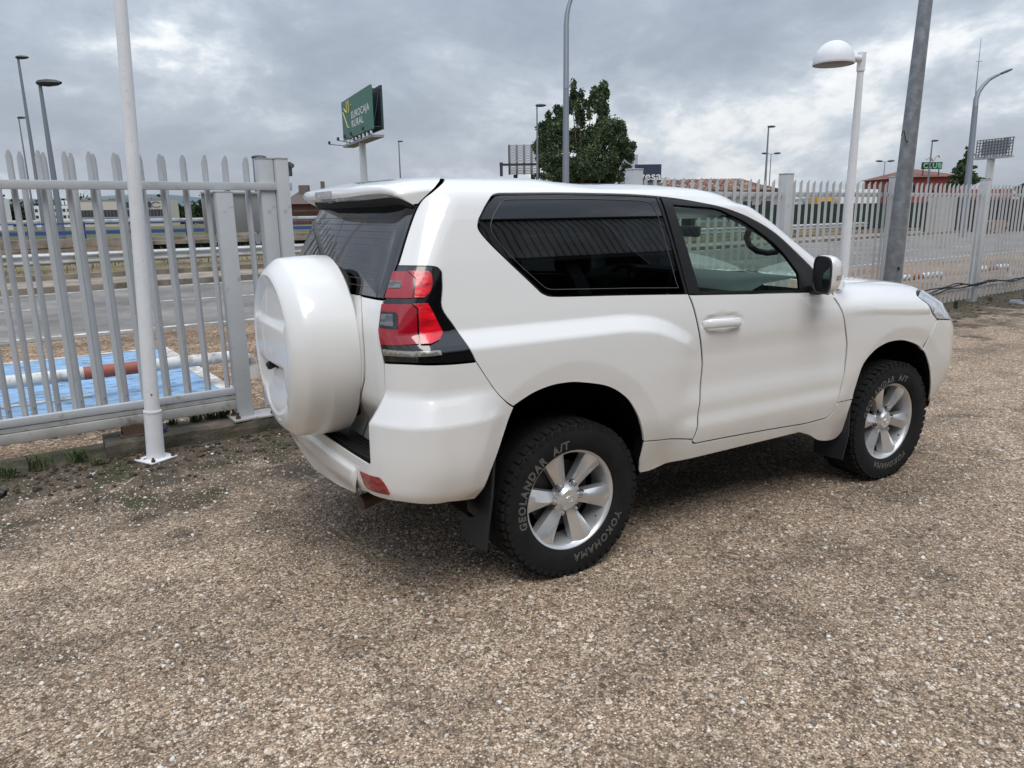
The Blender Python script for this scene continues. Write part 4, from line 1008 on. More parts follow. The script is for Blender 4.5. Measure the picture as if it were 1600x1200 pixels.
MB().tube([(w*.42, .3, 0), (w*.42, .3, zb_-.2)], .55, 14).build('pole', M_whitewall, eb)

# ---- works building behind the camera: it is what the car's side glass mirrors
wh = empty('works_building', (0, -12.2, 0)); tag(wh, 'long works building facing the car, ribbed cladding over dark bays, mirrored in the side window', 'building')
P = []
for k in range(176):
    x = -22 + k*.24
    for dx_, dy_ in ((0, 0), (.17, 0), (.18, -.09), (.23, -.09)): P.append([(x+dx_, dy_, z) for z in (7.7, 9.9)])
MB().grid(np.array(P), False).build('cladding', mat('ribbed pale cladding', (.60, .61, .62), .6), wh)
MB().box((-1, -4, 4.2), (44, .3, 8.4)).build('back_wall', mat('dim bay wall', (.10, .10, .10), .8), wh)
MB().box((-1, -2, 7.6), (44, 4, .2)).build('soffit', M_darkmetal, wh)
MB().box((-1, -.1, 9.98), (44.4, .5, .16)).build('coping', M_darkmetal, wh)
for k in range(9): MB().box((-22+5.2*k, -.5, 3.8), (.4, .4, 7.6)).build('column', M_darkmetal, wh)
# ================================================================ THE CAR
car = empty('off_road_car', (0, 0, 0)); tag(car, 'white three door off-road car with spare wheel cover on the tailgate, parked on gravel', 'car')
def paint_material():
    m = mat('white car paint', (.80, .80, .785), .30, coat=1., spec=.5, coat_rough=.015); m.node_tree.nodes['Principled BSDF'].inputs['Coat IOR'].default_value = 1.65
    nt = m.node_tree; N, L = nt.nodes, nt.links; b = N['Principled BSDF']
    # road dust low on the body, soft and broken
    t = N.new('ShaderNodeTexCoord'); sp = N.new('ShaderNodeSeparateXYZ'); L.new(t.outputs['Object'], sp.inputs[0])
    n = N.new('ShaderNodeTexNoise'); n.inputs['Scale'].default_value = 5; n.inputs['Detail'].default_value = 7; L.new(t.outputs['Object'], n.inputs['Vector'])
    a = N.new('ShaderNodeMapRange'); a.inputs[1].default_value = .80; a.inputs[2].default_value = .38; L.new(sp.outputs[2], a.inputs[0])
    q = N.new('ShaderNodeMath'); q.operation = 'MULTIPLY'; L.new(a.outputs[0], q.inputs[0]); L.new(n.outputs[0], q.inputs[1])
    q2 = N.new('ShaderNodeMath'); q2.operation = 'MULTIPLY'; L.new(q.outputs[0], q2.inputs[0]); q2.inputs[1].default_value = .75
    mx = N.new('ShaderNodeMix'); mx.data_type = 'RGBA'; L.new(q2.outputs[0], mx.inputs[0]); mx.inputs[6].default_value = (.80, .80, .785, 1); mx.inputs[7].default_value = (.50, .43, .32, 1)
    L.new(mx.outputs[2], b.inputs['Base Color'])
    r = N.new('ShaderNodeMapRange'); r.inputs[3].default_value = 1.0; r.inputs[4].default_value = .35; L.new(q2.outputs[0], r.inputs[0]); L.new(r.outputs[0], b.inputs['Coat Weight'])
    return m
M_paint = paint_material()
M_cover = mat('white plastic cover paint', (.79, .79, .77), .36, coat=.8, coat_rough=.06, var=.015, vscale=3)
M_trim = mat('satin black trim', (.010, .010, .011), .38, spec=.5)
M_matt = mat('matt black plastic', (.014, .014, .015), .7)
M_core = mat('dark cavity', (.006, .006, .006), .95, spec=.1)
M_gloss = mat('gloss black lamp housing', (.004, .004, .005), .12, coat=1.)
M_chrome = mat('silver alloy', (.74, .75, .76), .30, .75, var=.04, vscale=8)
M_chrome2 = mat('alloy barrel', (.66, .67, .68), .36, .6)
M_rubber = mat('tyre rubber', (.011, .011, .0115), .82, spec=.3, var=.35, vscale=14, bump=.15, bscale=90)
M_ink = mat('raised grey-white lettering', (.24, .235, .22), .7)
def glass(name, tint, refl=1.0, rough=.0, ior=1.52):
    m = bpy.data.materials.new(name); m.use_nodes = True; N, L = m.node_tree.nodes, m.node_tree.links
    N.remove(N['Principled BSDF']); o = N['Material Output']
    tr = N.new('ShaderNodeBsdfTransparent'); tr.inputs[0].default_value = (*tint, 1)
    gl = N.new('ShaderNodeBsdfGlossy'); gl.inputs['Roughness'].default_value = rough; gl.inputs[0].default_value = (refl, refl, refl, 1)
    fr = N.new('ShaderNodeFresnel'); ge = N.new('ShaderNodeNewGeometry'); mr = N.new('ShaderNodeMapRange')
    mr.inputs[3].default_value = ior; mr.inputs[4].default_value = 1/ior; L.new(ge.outputs['Backfacing'], mr.inputs[0]); L.new(mr.outputs[0], fr.inputs[0])   # a thin pane: same reflection from either side
    mx = N.new('ShaderNodeMixShader'); L.new(fr.outputs[0], mx.inputs[0]); L.new(tr.outputs[0], mx.inputs[1]); L.new(gl.outputs[0], mx.inputs[2]); L.new(mx.outputs[0], o.inputs[0])
    return m
M_glass = glass('green tinted window glass', (.66, .78, .71))
M_privacy = glass('dark privacy glass', (.030, .034, .040), ior=1.7)
M_rearglass = glass('dark rear glass', (.022, .026, .032), 1.0, ior=2.0)
M_screen = glass('clear windscreen', (.72, .80, .77))

def dens(pts, step=.018):
    out = []
    for a, b in zip(pts[:-1], pts[1:]):
        n = max(1, int(math.hypot(b[0]-a[0], b[1]-a[1])/step))
        out += [(a[0]+(b[0]-a[0])*i/n, a[1]+(b[1]-a[1])*i/n) for i in range(n)]
    return out + [tuple(pts[-1])]
def cur(pts, step=.014):
    """Catmull-Rom through the points"""
    P = [np.array(p, float) for p in pts]; P = [2*P[0]-P[1]] + P + [2*P[-1]-P[-2]]; out = []
    for i in range(1, len(P)-2):
        n = max(2, int(np.linalg.norm(P[i+1]-P[i])/step))
        for k in range(n):
            t = k/n; out.append(tuple(.5*((2*P[i]) + (-P[i-1]+P[i+1])*t + (2*P[i-1]-5*P[i]+4*P[i+1]-P[i+2])*t*t + (-P[i-1]+3*P[i]-3*P[i+1]+P[i+2])*t**3)))
    return out + [tuple(P[-2])]
def ring(*segs):
    o = []
    for s in segs:
        for p in s:
            if not o or math.hypot(p[0]-o[-1][0], p[1]-o[-1][1]) > .0025: o.append((float(p[0]), float(p[1])))
    if math.hypot(o[0][0]-o[-1][0], o[0][1]-o[-1][1]) < .0025: o.pop()
    A = sum(o[i][0]*o[(i+1) % len(o)][1]-o[(i+1) % len(o)][0]*o[i][1] for i in range(len(o)))
    return o if A > 0 else o[::-1]
def shrink(poly, d):
    if not d: return poly
    P = np.array(poly); t = np.roll(P, -1, 0)-np.roll(P, 1, 0); n = np.stack([-t[:, 1], t[:, 0]], 1); n /= np.maximum(np.linalg.norm(n, axis=1, keepdims=True), 1e-9)
    return [tuple(x) for x in P + n*d]
def inside(P, poly):
    x, y = P[:, 0], P[:, 1]; c = np.zeros(len(P), bool); q = np.array(poly); k = len(q)
    for i in range(k):
        x1, y1 = q[i]; x2, y2 = q[(i+1) % k]
        if y1 == y2: continue
        c ^= ((y1 > y) != (y2 > y)) & (x < (x2-x1)*(y-y1)/(y2-y1)+x1)
    return c
def panel_mesh(name, f, outline, m, holes=(), spacing=.03, off=0., flange=.02, gap=.0025, holegap=0., flip=False, lip=.007):
    outline = shrink(outline, gap); loops = [outline] + [shrink(h[::-1] if holegap >= 0 else h, abs(holegap)) for h in holes]
    pts, edges, bl = [], [], []
    for lp in loops:
        o = len(pts); pts += lp; n = len(lp); edges += [(o+i, o+(i+1) % n) for i in range(n)]; bl.append((o, n))
    B = np.array(pts); lo, hi = B.min(0), B.max(0)
    gx = np.arange(lo[0]+spacing*.5, hi[0], spacing); gy = np.arange(lo[1]+spacing*.5, hi[1], spacing)
    if len(gx) and len(gy):
        G = np.array([(x + (spacing*.5 if j % 2 else 0), y) for j, y in enumerate(gy) for x in gx])
        G = G[inside(G, outline)]
        for h in holes:
            if len(G): G = G[~inside(G, h)]
        if len(G):
            dmin = np.full(len(G), 9.)
            for i in range(0, len(B), 400): dmin = np.minimum(dmin, np.sqrt(((G[:, None]-B[None, i:i+400])**2).sum(-1)).min(1))
            G = G[dmin > spacing*.45]; pts = pts + [tuple(g) for g in G]
    v, e, fc, ov, _, _ = delaunay_2d_cdt([Vector(p) for p in pts], edges, [], 0, 1e-6)
    V = np.array([(p.x, p.y) for p in v]); T = np.array([t for t in fc if len(t) == 3]); cen = V[T].mean(1)
    k = inside(cen, outline)
    for h in loops[1:]: k &= ~inside(cen, h)
    T = T[k]
    a, b_, c_ = V[T[:, 0]], V[T[:, 1]], V[T[:, 2]]
    ar = (b_[:, 0]-a[:, 0])*(c_[:, 1]-a[:, 1])-(b_[:, 1]-a[:, 1])*(c_[:, 0]-a[:, 0])
    T[ar < 0] = T[ar < 0][:, [0, 2, 1]]; T = T[np.abs(ar) > 1e-10]
    Nn = fnormal(f, V[:, 0], V[:, 1]); P = f(V[:, 0], V[:, 1]) - Nn*off
    vs = [tuple(p) for p in P]; nn = [tuple(x) for x in Nn]; fs = [tuple(t) for t in T]
    nf = len(fs); mi = None
    if flange:
        # turned-in edge: a short painted lip, then black faces painting the joint's shade
        lip_ = min(lip, flange*.5); cnt = set((t[i], t[(i+1) % 3]) for t in T for i in range(3))
        be = [q for q in cnt if (q[1], q[0]) not in cnt]; idx = {}
        def vert(i, en):
            if i not in idx:
                idx[i] = len(vs)
                for dd in (0, lip_, lip_, flange): vs.append(tuple(P[i]-Nn[i]*dd)); nn.append(tuple(en))
            return idx[i]
        dark = []
        for i, j in sorted(be):
            d = P[j]-P[i]; en = np.cross(d, Nn[i]); en = en/max(np.linalg.norm(en), 1e-9)*.8 + Nn[i]*.2
            a0, b0 = vert(i, en), vert(j, en); fs.append((a0, a0+1, b0+1, b0)); dark.append((a0+2, a0+3, b0+3, b0+2))
        mi = len(fs); fs += dark
    if flip: vs = [(x, -y, z) for x, y, z in vs]; nn = [(x, -y, z) for x, y, z in nn]; fs = [t[::-1] for t in fs]
    me = bpy.data.meshes.new(name); me.from_pydata(vs, [], fs); me.polygons.foreach_set('use_smooth', [True]*len(fs)); me.materials.append(m); me.materials.append(M_core)
    if mi is not None: me.polygons.foreach_set('material_index', [0]*mi + [1]*(len(fs)-mi))
    me.update(); me.normals_split_custom_set_from_vertices(nn)
    return me
def panel(name, f, outline, m, parent=car, both=True, **kw):
    o = link(name, panel_mesh(name, f, outline, m, **kw), parent)
    if both:
        p2 = parent
        if parent is not car: p2 = parent.get('_twin_name') and bpy.data.objects[parent['_twin_name']] or parent
        o2 = link(name, panel_mesh(name, f, outline, m, flip=True, **kw), p2); o['_twin_name'] = o2.name
    return o
def twin(o): return bpy.data.objects[o['_twin_name']]

def src(h): return float(rear_x(np.array(h))) + RC - RC*math.pi/2 - (YS-RC)      # s at the rear centre line
def sfu(h): return float(wind_x(np.array(h))) - .15                               # where the windscreen corner starts
def sfc(h, f): return float(f(np.array(h))) - RF + RF*math.pi/2 + (YS-RF)
# ---------------- outlines on the body surface
seam_d = cur([(-.445, 1.868), (-.56, 1.80), (-.631, 1.753), (-.691, 1.665), (-.774, 1.503)])
tail_fwd = ring_fwd = cur([(-.774, 1.5025), (-.70, 1.5015), (-.640, 1.4995)]) + cur([(-.640, 1.4995), (-.612, 1.493), (-.599, 1.475)]) + cur([(-.600, 1.46), (-.607, 1.41), (-.621, 1.355), (-.619, 1.327), (-.608, 1.302), (-.570, 1.238), (-.519, 1.118)])
bump_line = cur([(-.519, 1.118), (-.476, 1.046), (-.430, .976), (-.385, .928), (-.345, .899)])
arch_r = cur([(-.345, .899), (-.242, .942), (-.145, .962), (-.06, .964), (.016, .955), (.164, .918), (.275, .850), (.345, .761), (.388, .665), (.408, .606)])
door_rear = cur([(.735, .545), (.756, .60), (.774, .70), (.794, .85), (.798, .965), (.770, 1.095), (.740, 1.235), (.718, 1.301)])
win_low = cur([(.718, 1.3015), (.40, 1.319), (0, 1.3385), (-.074, 1.343)]) + cur([(-.074, 1.343), (-.105, 1.348), (-.135, 1.362)]) + cur([(-.14, 1.367), (-.262, 1.487), (-.342, 1.568), (-.380, 1.612)])
win_rear = cur([(-.380, 1.612), (-.395, 1.635), (-.398, 1.655), (-.388, 1.68)]) + cur([(-.385, 1.685), (-.345, 1.735), (-.308, 1.772)]) + cur([(-.308, 1.772), (-.290, 1.784), (-.262, 1.7895)])
win_top = cur([(-.26, 1.79), (.147, 1.791), (.646, 1.779), (.891, 1.758), (1.087, 1.709), (1.248, 1.657), (1.415, 1.575), (1.585, 1.446), (1.672, 1.374), (1.715, 1.322)])
a_out = [(sfu(h)+.115, h) for h in np.linspace(1.285, 1.80, 30)]
roof_edge = [(sfu(h)+.115, h) for h in np.linspace(1.80, 1.868, 6)]
side_out = ring(seam_d, tail_fwd, bump_line, arch_r, dens([(.408, .606), (.58, .588), (.735, .56)]), door_rear, win_low, win_rear, win_top,
                cur([(1.715, 1.322), (1.75, 1.285), (1.78, 1.255)]), dens([(1.80, 1.245), (1.92, 1.25), (2.03, 1.28)]), a_out, roof_edge[1:], dens([(sfu(1.868)+.11, 1.868), (-.445, 1.868)], .03))
side = panel('side_panel', SU, side_out, M_paint, gap=.0028, lip=.014, flange=.035, spacing=.013)
# roof
rb = []
for sgn in (1, -1):
    hs = np.concatenate([[1.862, 1.868], np.linspace(1.872, 1.8995, 9)]); U = np.linspace(0, 1, 90)
    G = np.array([SU(src(h) + (sfu(h)+.15*math.pi/2+.75-src(h))*U, np.full(90, h)) for h in hs]); hf = np.linspace(1.793, 1.868, 12); UF = np.linspace(0, 1, 30)
    G2 = np.array([SU(sfu(h)+.105 + (.15*math.pi/2+.75-.105)*UF, np.full(30, h)) for h in hf])
    G[..., 2] -= .0008; G2[..., 2] -= .0008
    for q in (G, G2):
        q = q.copy(); q[..., 1] *= sgn
        rb.append(q if sgn < 0 else q[::-1])
rm = MB()
for q in rb: rm.grid(q)
rm.build('roof', M_paint, car, angle=80)
# windscreen
ws = MB()
for sgn in (1, -1):
    hh = np.linspace(1.285, 1.80, 30); q = np.array([SU(sfu(h)+.112 + (.15*math.pi/2+.75-.112)*np.linspace(0, 1, 30), np.full(30, h)) for h in hh]); q[..., 1] *= sgn; q[..., 2] -= .003
    ws.grid(q if sgn < 0 else q[::-1])
ws.build('windscreen', M_screen, car, angle=80)
# rear side window: dark glass with a printed black border, then a black seal
rw_out = ring(cur([(.700, 1.306), (.40, 1.323), (0, 1.3425), (-.072, 1.347)]), cur([(-.10, 1.352), (-.130, 1.366)]), cur([(-.136, 1.371), (-.258, 1.490), (-.338, 1.571), (-.374, 1.613)]),
              cur([(-.389, 1.637), (-.391, 1.655), (-.382, 1.68)]), cur([(-.379, 1.686), (-.34, 1.735), (-.303, 1.768)]), cur([(-.285, 1.780), (-.26, 1.7845)]), cur([(-.255, 1.785), (.147, 1.786), (.618, 1.775)]), dens([(.622, 1.772), (.700, 1.308)]))
panel('side_window', SU, rw_out, M_privacy, gap=.003, off=.004, flange=.006, spacing=.05)
bl = dens([(.665, 1.335), (.40, 1.35), (-.06, 1.372)]) + cur([(-.06, 1.372), (-.1, 1.378), (-.13, 1.40)]) + cur([(-.13, 1.40), (-.25, 1.515), (-.32, 1.60), (-.335, 1.65), (-.31, 1.70), (-.27, 1.745)]) + cur([(-.27, 1.745), (-.24, 1.762), (-.2, 1.765)]) + dens([(-.2, 1.765), (.2, 1.766), (.52, 1.757)]) + cur([(.52, 1.757), (.575, 1.745), (.60, 1.70)]) + dens([(.605, 1.69), (.655, 1.36)])
bl = bl + [bl[0]]
for sgn in (1, -1):
    q = [SU(np.array(s), np.array(h), ) + fnormal(SU, np.array(s), np.array(h))*(.0 - .0025) for s, h in bl]
    q = [Vector((p[0], p[1]*sgn, p[2])) for p in q]; MB().tube(q, .0014, 5, False).build('border_line', mat('dotted border grey', (.10, .105, .11), .5), side if sgn > 0 else twin(side))
pil = ring(dens([(.704, 1.303), (.624, 1.775), (.640, 1.777), (.718, 1.302)]))
panel('window_seal', SU, pil, M_trim, gap=.0, off=.002, flange=.01, spacing=.03)
# door: lower skin, black window frame, glass
HS = lambda s, h: SL(s, h)
def SD(s, h):
    s = np.asarray(s, float); h = np.asarray(h, float); P = SL(s, h); n = normal(s, h)
    d = ((s-.935)/.150)**2 + ((h-1.148)/.046)**2
    return P - n*(.013*sst(1.25, .30, d))[..., None]
door_out = ring(cur([(.742, .545), (.763, .60), (.781, .70), (.801, .85), (.805, .965), (.777, 1.095), (.747, 1.235), (.725, 1.297)]),
                dens([(.725, 1.297), (1.142, 1.275), (1.628, 1.252), (1.775, 1.243)]), cur([(1.79, 1.238), (1.868, 1.141), (1.920, .986), (1.931, .90), (1.929, .808), (1.919, .74), (1.885, .59)]),
                cur([(1.885, .59), (1.862, .535), (1.82, .508)]), dens([(1.80, .503), (1.627, .498), (1.312, .514), (.965, .526), (.80, .530)]), cur([(.79, .530), (.757, .533), (.742, .545)]))
door = panel('door', SD, door_out, M_paint, gap=.0035, flange=.03, spacing=.016)
fr_out = ring(dens([(.7235, 1.302), (.655, 1.774)]), cur([(.655, 1.774), (.891, 1.753), (1.087, 1.704), (1.248, 1.652), (1.415, 1.570), (1.585, 1.441), (1.668, 1.371), (1.705, 1.325), (1.745, 1.27)]), dens([(1.745, 1.248), (1.628, 1.2555), (1.142, 1.279), (.7235, 1.300)]))
gl_out = ring(dens([(.800, 1.309), (.716, 1.735)]), cur([(.716, 1.738), (.985, 1.718), (1.105, 1.680), (1.223, 1.631), (1.410, 1.512), (1.530, 1.385), (1.552, 1.345), (1.548, 1.274)]), dens([(1.546, 1.270), (1.142, 1.291), (.800, 1.3085)]))
panel('window_frame', SU, fr_out, M_trim, parent=door, gap=.0, holes=[gl_out], off=.001, flange=.02, spacing=.03)
panel('window_glass', SU, shrink(gl_out, -.004), M_glass, parent=door, gap=0, off=.012, flange=0, spacing=.05)
# handle
for sgn in (1, -1):
    def hp(s, h, o):
        p = SL(np.array(s), np.array(h)) + normal(np.array(s), np.array(h))*o; return Vector((p[0], p[1]*sgn, p[2]))
    dr = door if sgn > 0 else twin(door); G = []
    for s, o, a, b in ((.800, -.008, .016, .006), (.810, .012, .021, .011), (.835, .024, .023, .013), (.93, .030, .022, .013), (1.02, .026, .023, .013), (1.047, .014, .021, .011), (1.058, -.008, .015, .006)):
        G.append([hp(s, 1.146 - .03*(s-.8) + a*math.cos(t), o + b*math.sin(t)) for t in np.linspace(0, 2*math.pi, 17)])
    hm = MB().grid(np.array(G) if sgn > 0 else np.array(G)[:, ::-1]); hm.build('handle', M_paint, dr, angle=60)
# sill cover
sill = ring(dens([(.412, .602), (.58, .584), (.735, .556)]), cur([(.737, .545), (.757, .528), (.80, .526)]), dens([(.965, .5215), (1.312, .5095), (1.627, .4935), (1.80, .4985)]), cur([(1.825, .504), (1.87, .53), (1.89, .585)]), dens([(1.89, .585), (2.045, .580)]),
            cur([(2.045, .58), (2.033, .5), (2.050, .40)]), cur([(2.045, .395), (2.0, .345), (1.93, .335), (1.80, .36), (1.70, .41), (1.60, .447)]), dens([(1.59, .449), (.60, .445)]), cur([(.59, .444), (.50, .425), (.43, .425)]), dens([(.420, .44), (.408, .50), (.410, .60)]))
panel('sill_cover', SL, sill, M_paint, gap=.0015, flange=.06, spacing=.03)
# front wing, bonnet, front bumper, headlamp
def hw(h): return 1.10 + (h-1.10)/1.25 if h > 1.10 else h
arch_f = cur([(2.049, .583), (2.052, .645), (2.089, .785), (2.181, .862), (2.28, .895), (2.37, .905), (2.494, .897), (2.636, .857), (2.708, .815)])
wing = ring(cur([(1.797, hw(1.236)), (1.875, hw(1.141)), (1.927, .986), (1.938, .90), (1.936, .808), (1.926, .74), (1.893, .592)]), dens([(1.893, .588), (2.049, .583)]), arch_f,
            cur([(2.708, .84), (2.764, .923), (2.826, 1.026)]), cur([(2.82, 1.04), (2.757, 1.105), (2.70, 1.150)]), cur([(2.70, 1.153), (2.76, 1.166), (2.83, 1.172)]), dens([(2.84, 1.175), (2.83, 1.190), (1.80, 1.190)], .03))
panel('front_wing', W, wing, M_paint, gap=.003, lip=.014, flange=.035, spacing=.024)
bn = MB()
for sgn in (1, -1):
    hs = np.concatenate([[1.1845, 1.19], np.linspace(1.196, 1.2195, 8)]); G = []
    for h in hs:
        e = float(f_lid(np.array(h))) - RF + RF*math.pi/2 + (YS-RF); G.append(W(1.82+(e-1.82)*np.linspace(0, 1, 70), np.full(70, h)))
    G = np.array(G); G[..., 1] *= sgn; G[..., 2] -= .0012; bn.grid(G if sgn < 0 else G[::-1])
bn.build('bonnet', M_paint, car, angle=80)
sc_ = lambda h: sfc(h, front_x)
lampf = ring(cur([(2.70, 1.151), (2.76, 1.108), (2.83, 1.042)]), dens([(2.85, 1.035), (3.02, 1.0), (3.16, .99)]), dens([(3.18, 1.0), (3.2, 1.10)]), cur([(3.18, 1.12), (3.05, 1.155), (2.90, 1.172), (2.80, 1.168), (2.70, 1.153)]))
M_lens = mat('clear lamp lens', (.55, .57, .60), .08, .35, coat=1., var=.35, vscale=22)
hl_ = panel('headlight', W, lampf, M_lens, gap=.002, off=-.004, flange=.03, spacing=.03)
fb = ring(dens([(2.712, .815), (2.766, .915), (2.828, 1.02)]), dens([(2.85, 1.028), (3.02, .995), (3.16, .985), (sc_(.98), .98)], .04), dens([(sc_(.98), .98), (sc_(.42), .42)], .03), dens([(sc_(.42), .42), (3.1, .40), (2.958, .388)], .03), cur([(2.956, .392), (2.910, .508), (2.849, .647), (2.761, .771), (2.712, .815)]))
panel('front_bumper', W, fb, M_paint, gap=.003, flange=.045, spacing=.035)
gr_ = ring(dens([(3.205, 1.10), (3.185, .99), (sc_(.985), .985)], .04), dens([(sc_(.985), .985), (sc_(1.10), 1.10)]), dens([(sc_(1.10), 1.10), (3.205, 1.10)], .04))
panel('grille', W, gr_, M_gloss, gap=.0, flange=.02, spacing=.05)

# ---------------- rear: lamps, corner strip, tailgate, glass, spoiler, bumper
tail_in = cur([(-.889, 1.124), (-.898, 1.185), (-.895, 1.249), (-.870, 1.345), (-.852, 1.366), (-.774, 1.503)])
tail_low = cur([(-.521, 1.116), (-.62, 1.119), (-.72, 1.126), (-.80, 1.128), (-.889, 1.124)])
tl_out = ring(tail_fwd, tail_low, tail_in)
tlamp = panel('tail_light', SU, tl_out, M_gloss, gap=.0025, off=-.004, flange=.03, spacing=.02)
def lens_mat(name, c, em=0):
    m = bpy.data.materials.new(name); m.use_nodes = True; N, L = m.node_tree.nodes, m.node_tree.links; b = N['Principled BSDF']
    b.inputs['Roughness'].default_value = .10; b.inputs['Coat Weight'].default_value = 1.
    t = N.new('ShaderNodeTexCoord'); w_ = N.new('ShaderNodeTexWave'); w_.wave_type = 'BANDS'; w_.bands_direction = 'Z'; w_.inputs['Scale'].default_value = 9; w_.inputs['Distortion'].default_value = 6; w_.inputs['Detail'].default_value = 1; w_.inputs['Detail Scale'].default_value = 3
    L.new(t.outputs['Object'], w_.inputs['Vector']); r = N.new('ShaderNodeValToRGB'); e = r.color_ramp.elements
    e[0].color = tuple(x*.55 for x in c)+(1,); e[1].color = tuple(min(1, x*1.08) for x in c)+(1,); e[0].position = .25; e[1].position = .8
    L.new(w_.outputs['Fac'], r.inputs[0]); L.new(r.outputs[0], b.inputs['Base Color'])
    bp = N.new('ShaderNodeBump'); bp.inputs['Strength'].default_value = .35; bp.inputs['Distance'].default_value = .004; L.new(w_.outputs['Fac'], bp.inputs['Height']); L.new(bp.outputs[0], b.inputs['Normal'])
    return m
M_red1 = mat('bright red lamp lens', (.66, .006, .016), .14, coat=1., var=.35, vscale=16, bump=.25, bscale=20, detail=1, stretch=(1, 1, 2.5)); M_red2 = mat('deep red lamp lens', (.33, .004, .014), .12, coat=1.); M_clear = lens_mat('clear indicator lens', (.30, .28, .25)); M_smoke = lens_mat('smoked reversing lens', (.14, .15, .16))
def lens(pts, m, o_, sp=.02): return panel('lens', SU, ring(dens(pts + [pts[0]], .012)), m, parent=tlamp, gap=0, off=-o_, flange=.012, spacing=sp)
lens([(-.793, 1.478), (-.735, 1.478), (-.712, 1.45), (-.735, 1.376), (-.848, 1.376), (-.80, 1.47)], M_red2, .010)
lens([(-.728, 1.479), (-.655, 1.478), (-.644, 1.468), (-.648, 1.43), (-.664, 1.398), (-.69, 1.377), (-.728, 1.377), (-.706, 1.45)], M_red1, .013)
lens([(-.857, 1.352), (-.745, 1.353), (-.728, 1.335), (-.745, 1.20), (-.892, 1.195), (-.895, 1.25), (-.866, 1.35)], M_red2, .010)
lens([(-.738, 1.354), (-.682, 1.354), (-.638, 1.238), (-.642, 1.228), (-.662, 1.208), (-.70, 1.197), (-.738, 1.198), (-.721, 1.335)], M_red1, .014)
lens([(-.886, 1.177), (-.671, 1.172), (-.669, 1.157), (-.884, 1.152)], M_clear, .009)
lens([(-.870, 1.324), (-.806, 1.322), (-.800, 1.310), (-.808, 1.262), (-.818, 1.257), (-.885, 1.262)], M_gloss, .0125)
lens([(-.868, 1.315), (-.818, 1.314), (-.822, 1.268), (-.878, 1.270)], M_smoke, .015)
lens([(-.812, 1.44), (-.765, 1.44), (-.772, 1.413), (-.825, 1.413)], M_smoke, .013)
seam_t = cur([(-1.062, 1.372), (-1.044, 1.275), (-1.048, 1.16), (-1.062, 1.061), (-1.087, .995), (-1.191, .858), (-1.303, .725), (-1.325, .69)])
strip_ = ring(seam_t, dens([(-1.325, .69), (-.929, .69)]), cur([(-.929, .70), (-.929, .862)]), cur([(-.925, .88), (-.898, .985), (-.8905, 1.120)]), cur([(-.891, 1.126), (-.899, 1.185), (-.897, 1.249), (-.872, 1.346), (-.856, 1.366)]), dens([(-.856, 1.369), (-1.062, 1.370)]))
def ST(s, h):
    P = np.array(SU(s, h)); P[..., 0] += .085*sst(.98, .74, h)*np.ones_like(P[..., 0]); return P
panel('corner_panel', ST, strip_, M_paint, gap=.003, flange=.03, spacing=.02)
for sgn in (1,):
    half = [(a-.016, b) for a, b in seam_t]
tg = []
gate_half = ring(half, dens([(-1.341, .69), (src(.69), .69)], .03), dens([(src(.69), .69), (src(1.37), 1.37)], .03), dens([(src(1.37), 1.37), (-1.078, 1.370)], .03))
tgo = panel('tailgate', ST, gate_half, M_paint, gap=.0, flange=.03, spacing=.035)
glass_half = ring(dens([(-.862, 1.376), (src(1.376), 1.376)], .03), dens([(src(1.376), 1.376), (src(1.75), 1.75)], .03), dens([(src(1.75), 1.75), (-.642, 1.748)], .03), [(a-.008, b) for a, b in seam_d if b < 1.745])
panel('rear_window', SU, glass_half, M_rearglass, gap=.0, off=-.002, flange=.012, spacing=.04)
M_fil = mat('heater wire', (.16, .14, .12), .5)
for k in range(11):
    h = 1.41 + .028*k; hm = MB()
    a = np.linspace(-.95 + .18*(h-1.41)/.3, src(h), 24); q = SU(a, np.full(24, h)) + fnormal(SU, a, np.full(24, h))*.003
    q = [Vector(x) for x in q] + [Vector((x[0], -x[1], x[2])) for x in q[::-1][1:]]
    hm.tube(q, .0008, 4, False).build('heater_wire', M_fil, tgo)
# spoiler
kk = [0, 1, 2, 3, 4, 5, 6]
F_top = [(-.40, 0, 1.8755), (-.405, .30, 1.873), (-.43, .48, 1.868), (-.475, .58, 1.855), (-.512, .640, 1.836), (-.566, .677, 1.799), (-.626, .677, 1.7495)]
T_top = [(-.815, 0, 1.826), (-.803, .30, 1.826), (-.775, .47, 1.826), (-.748, .57, 1.823), (-.720, .632, 1.810), (-.688, .668, 1.785), (-.642, .676, 1.748)]
T_bot = [(-.822, 0, 1.782), (-.810, .30, 1.783), (-.782, .47, 1.790), (-.755, .57, 1.792), (-.724, .632, 1.784), (-.690, .668, 1.768), (-.640, .676, 1.743)]
U_in = [(-.745, 0, 1.768), (-.735, .30, 1.769), (-.715, .47, 1.774), (-.70, .56, 1.776), (-.685, .62, 1.769), (-.665, .655, 1.756), (-.632, .668, 1.741)]
uu = np.linspace(0, 6, 60)
def c3(tab): return np.array([pchip(kk, [q[k] for q in tab])(uu) for k in range(3)]).T
A_, B2, C_, D_ = c3(F_top), c3(T_top), c3(T_bot), c3(U_in)
sp = MB(); su = MB(); wgt = np.clip(1-uu/5.5, 0, 1)[:, None]
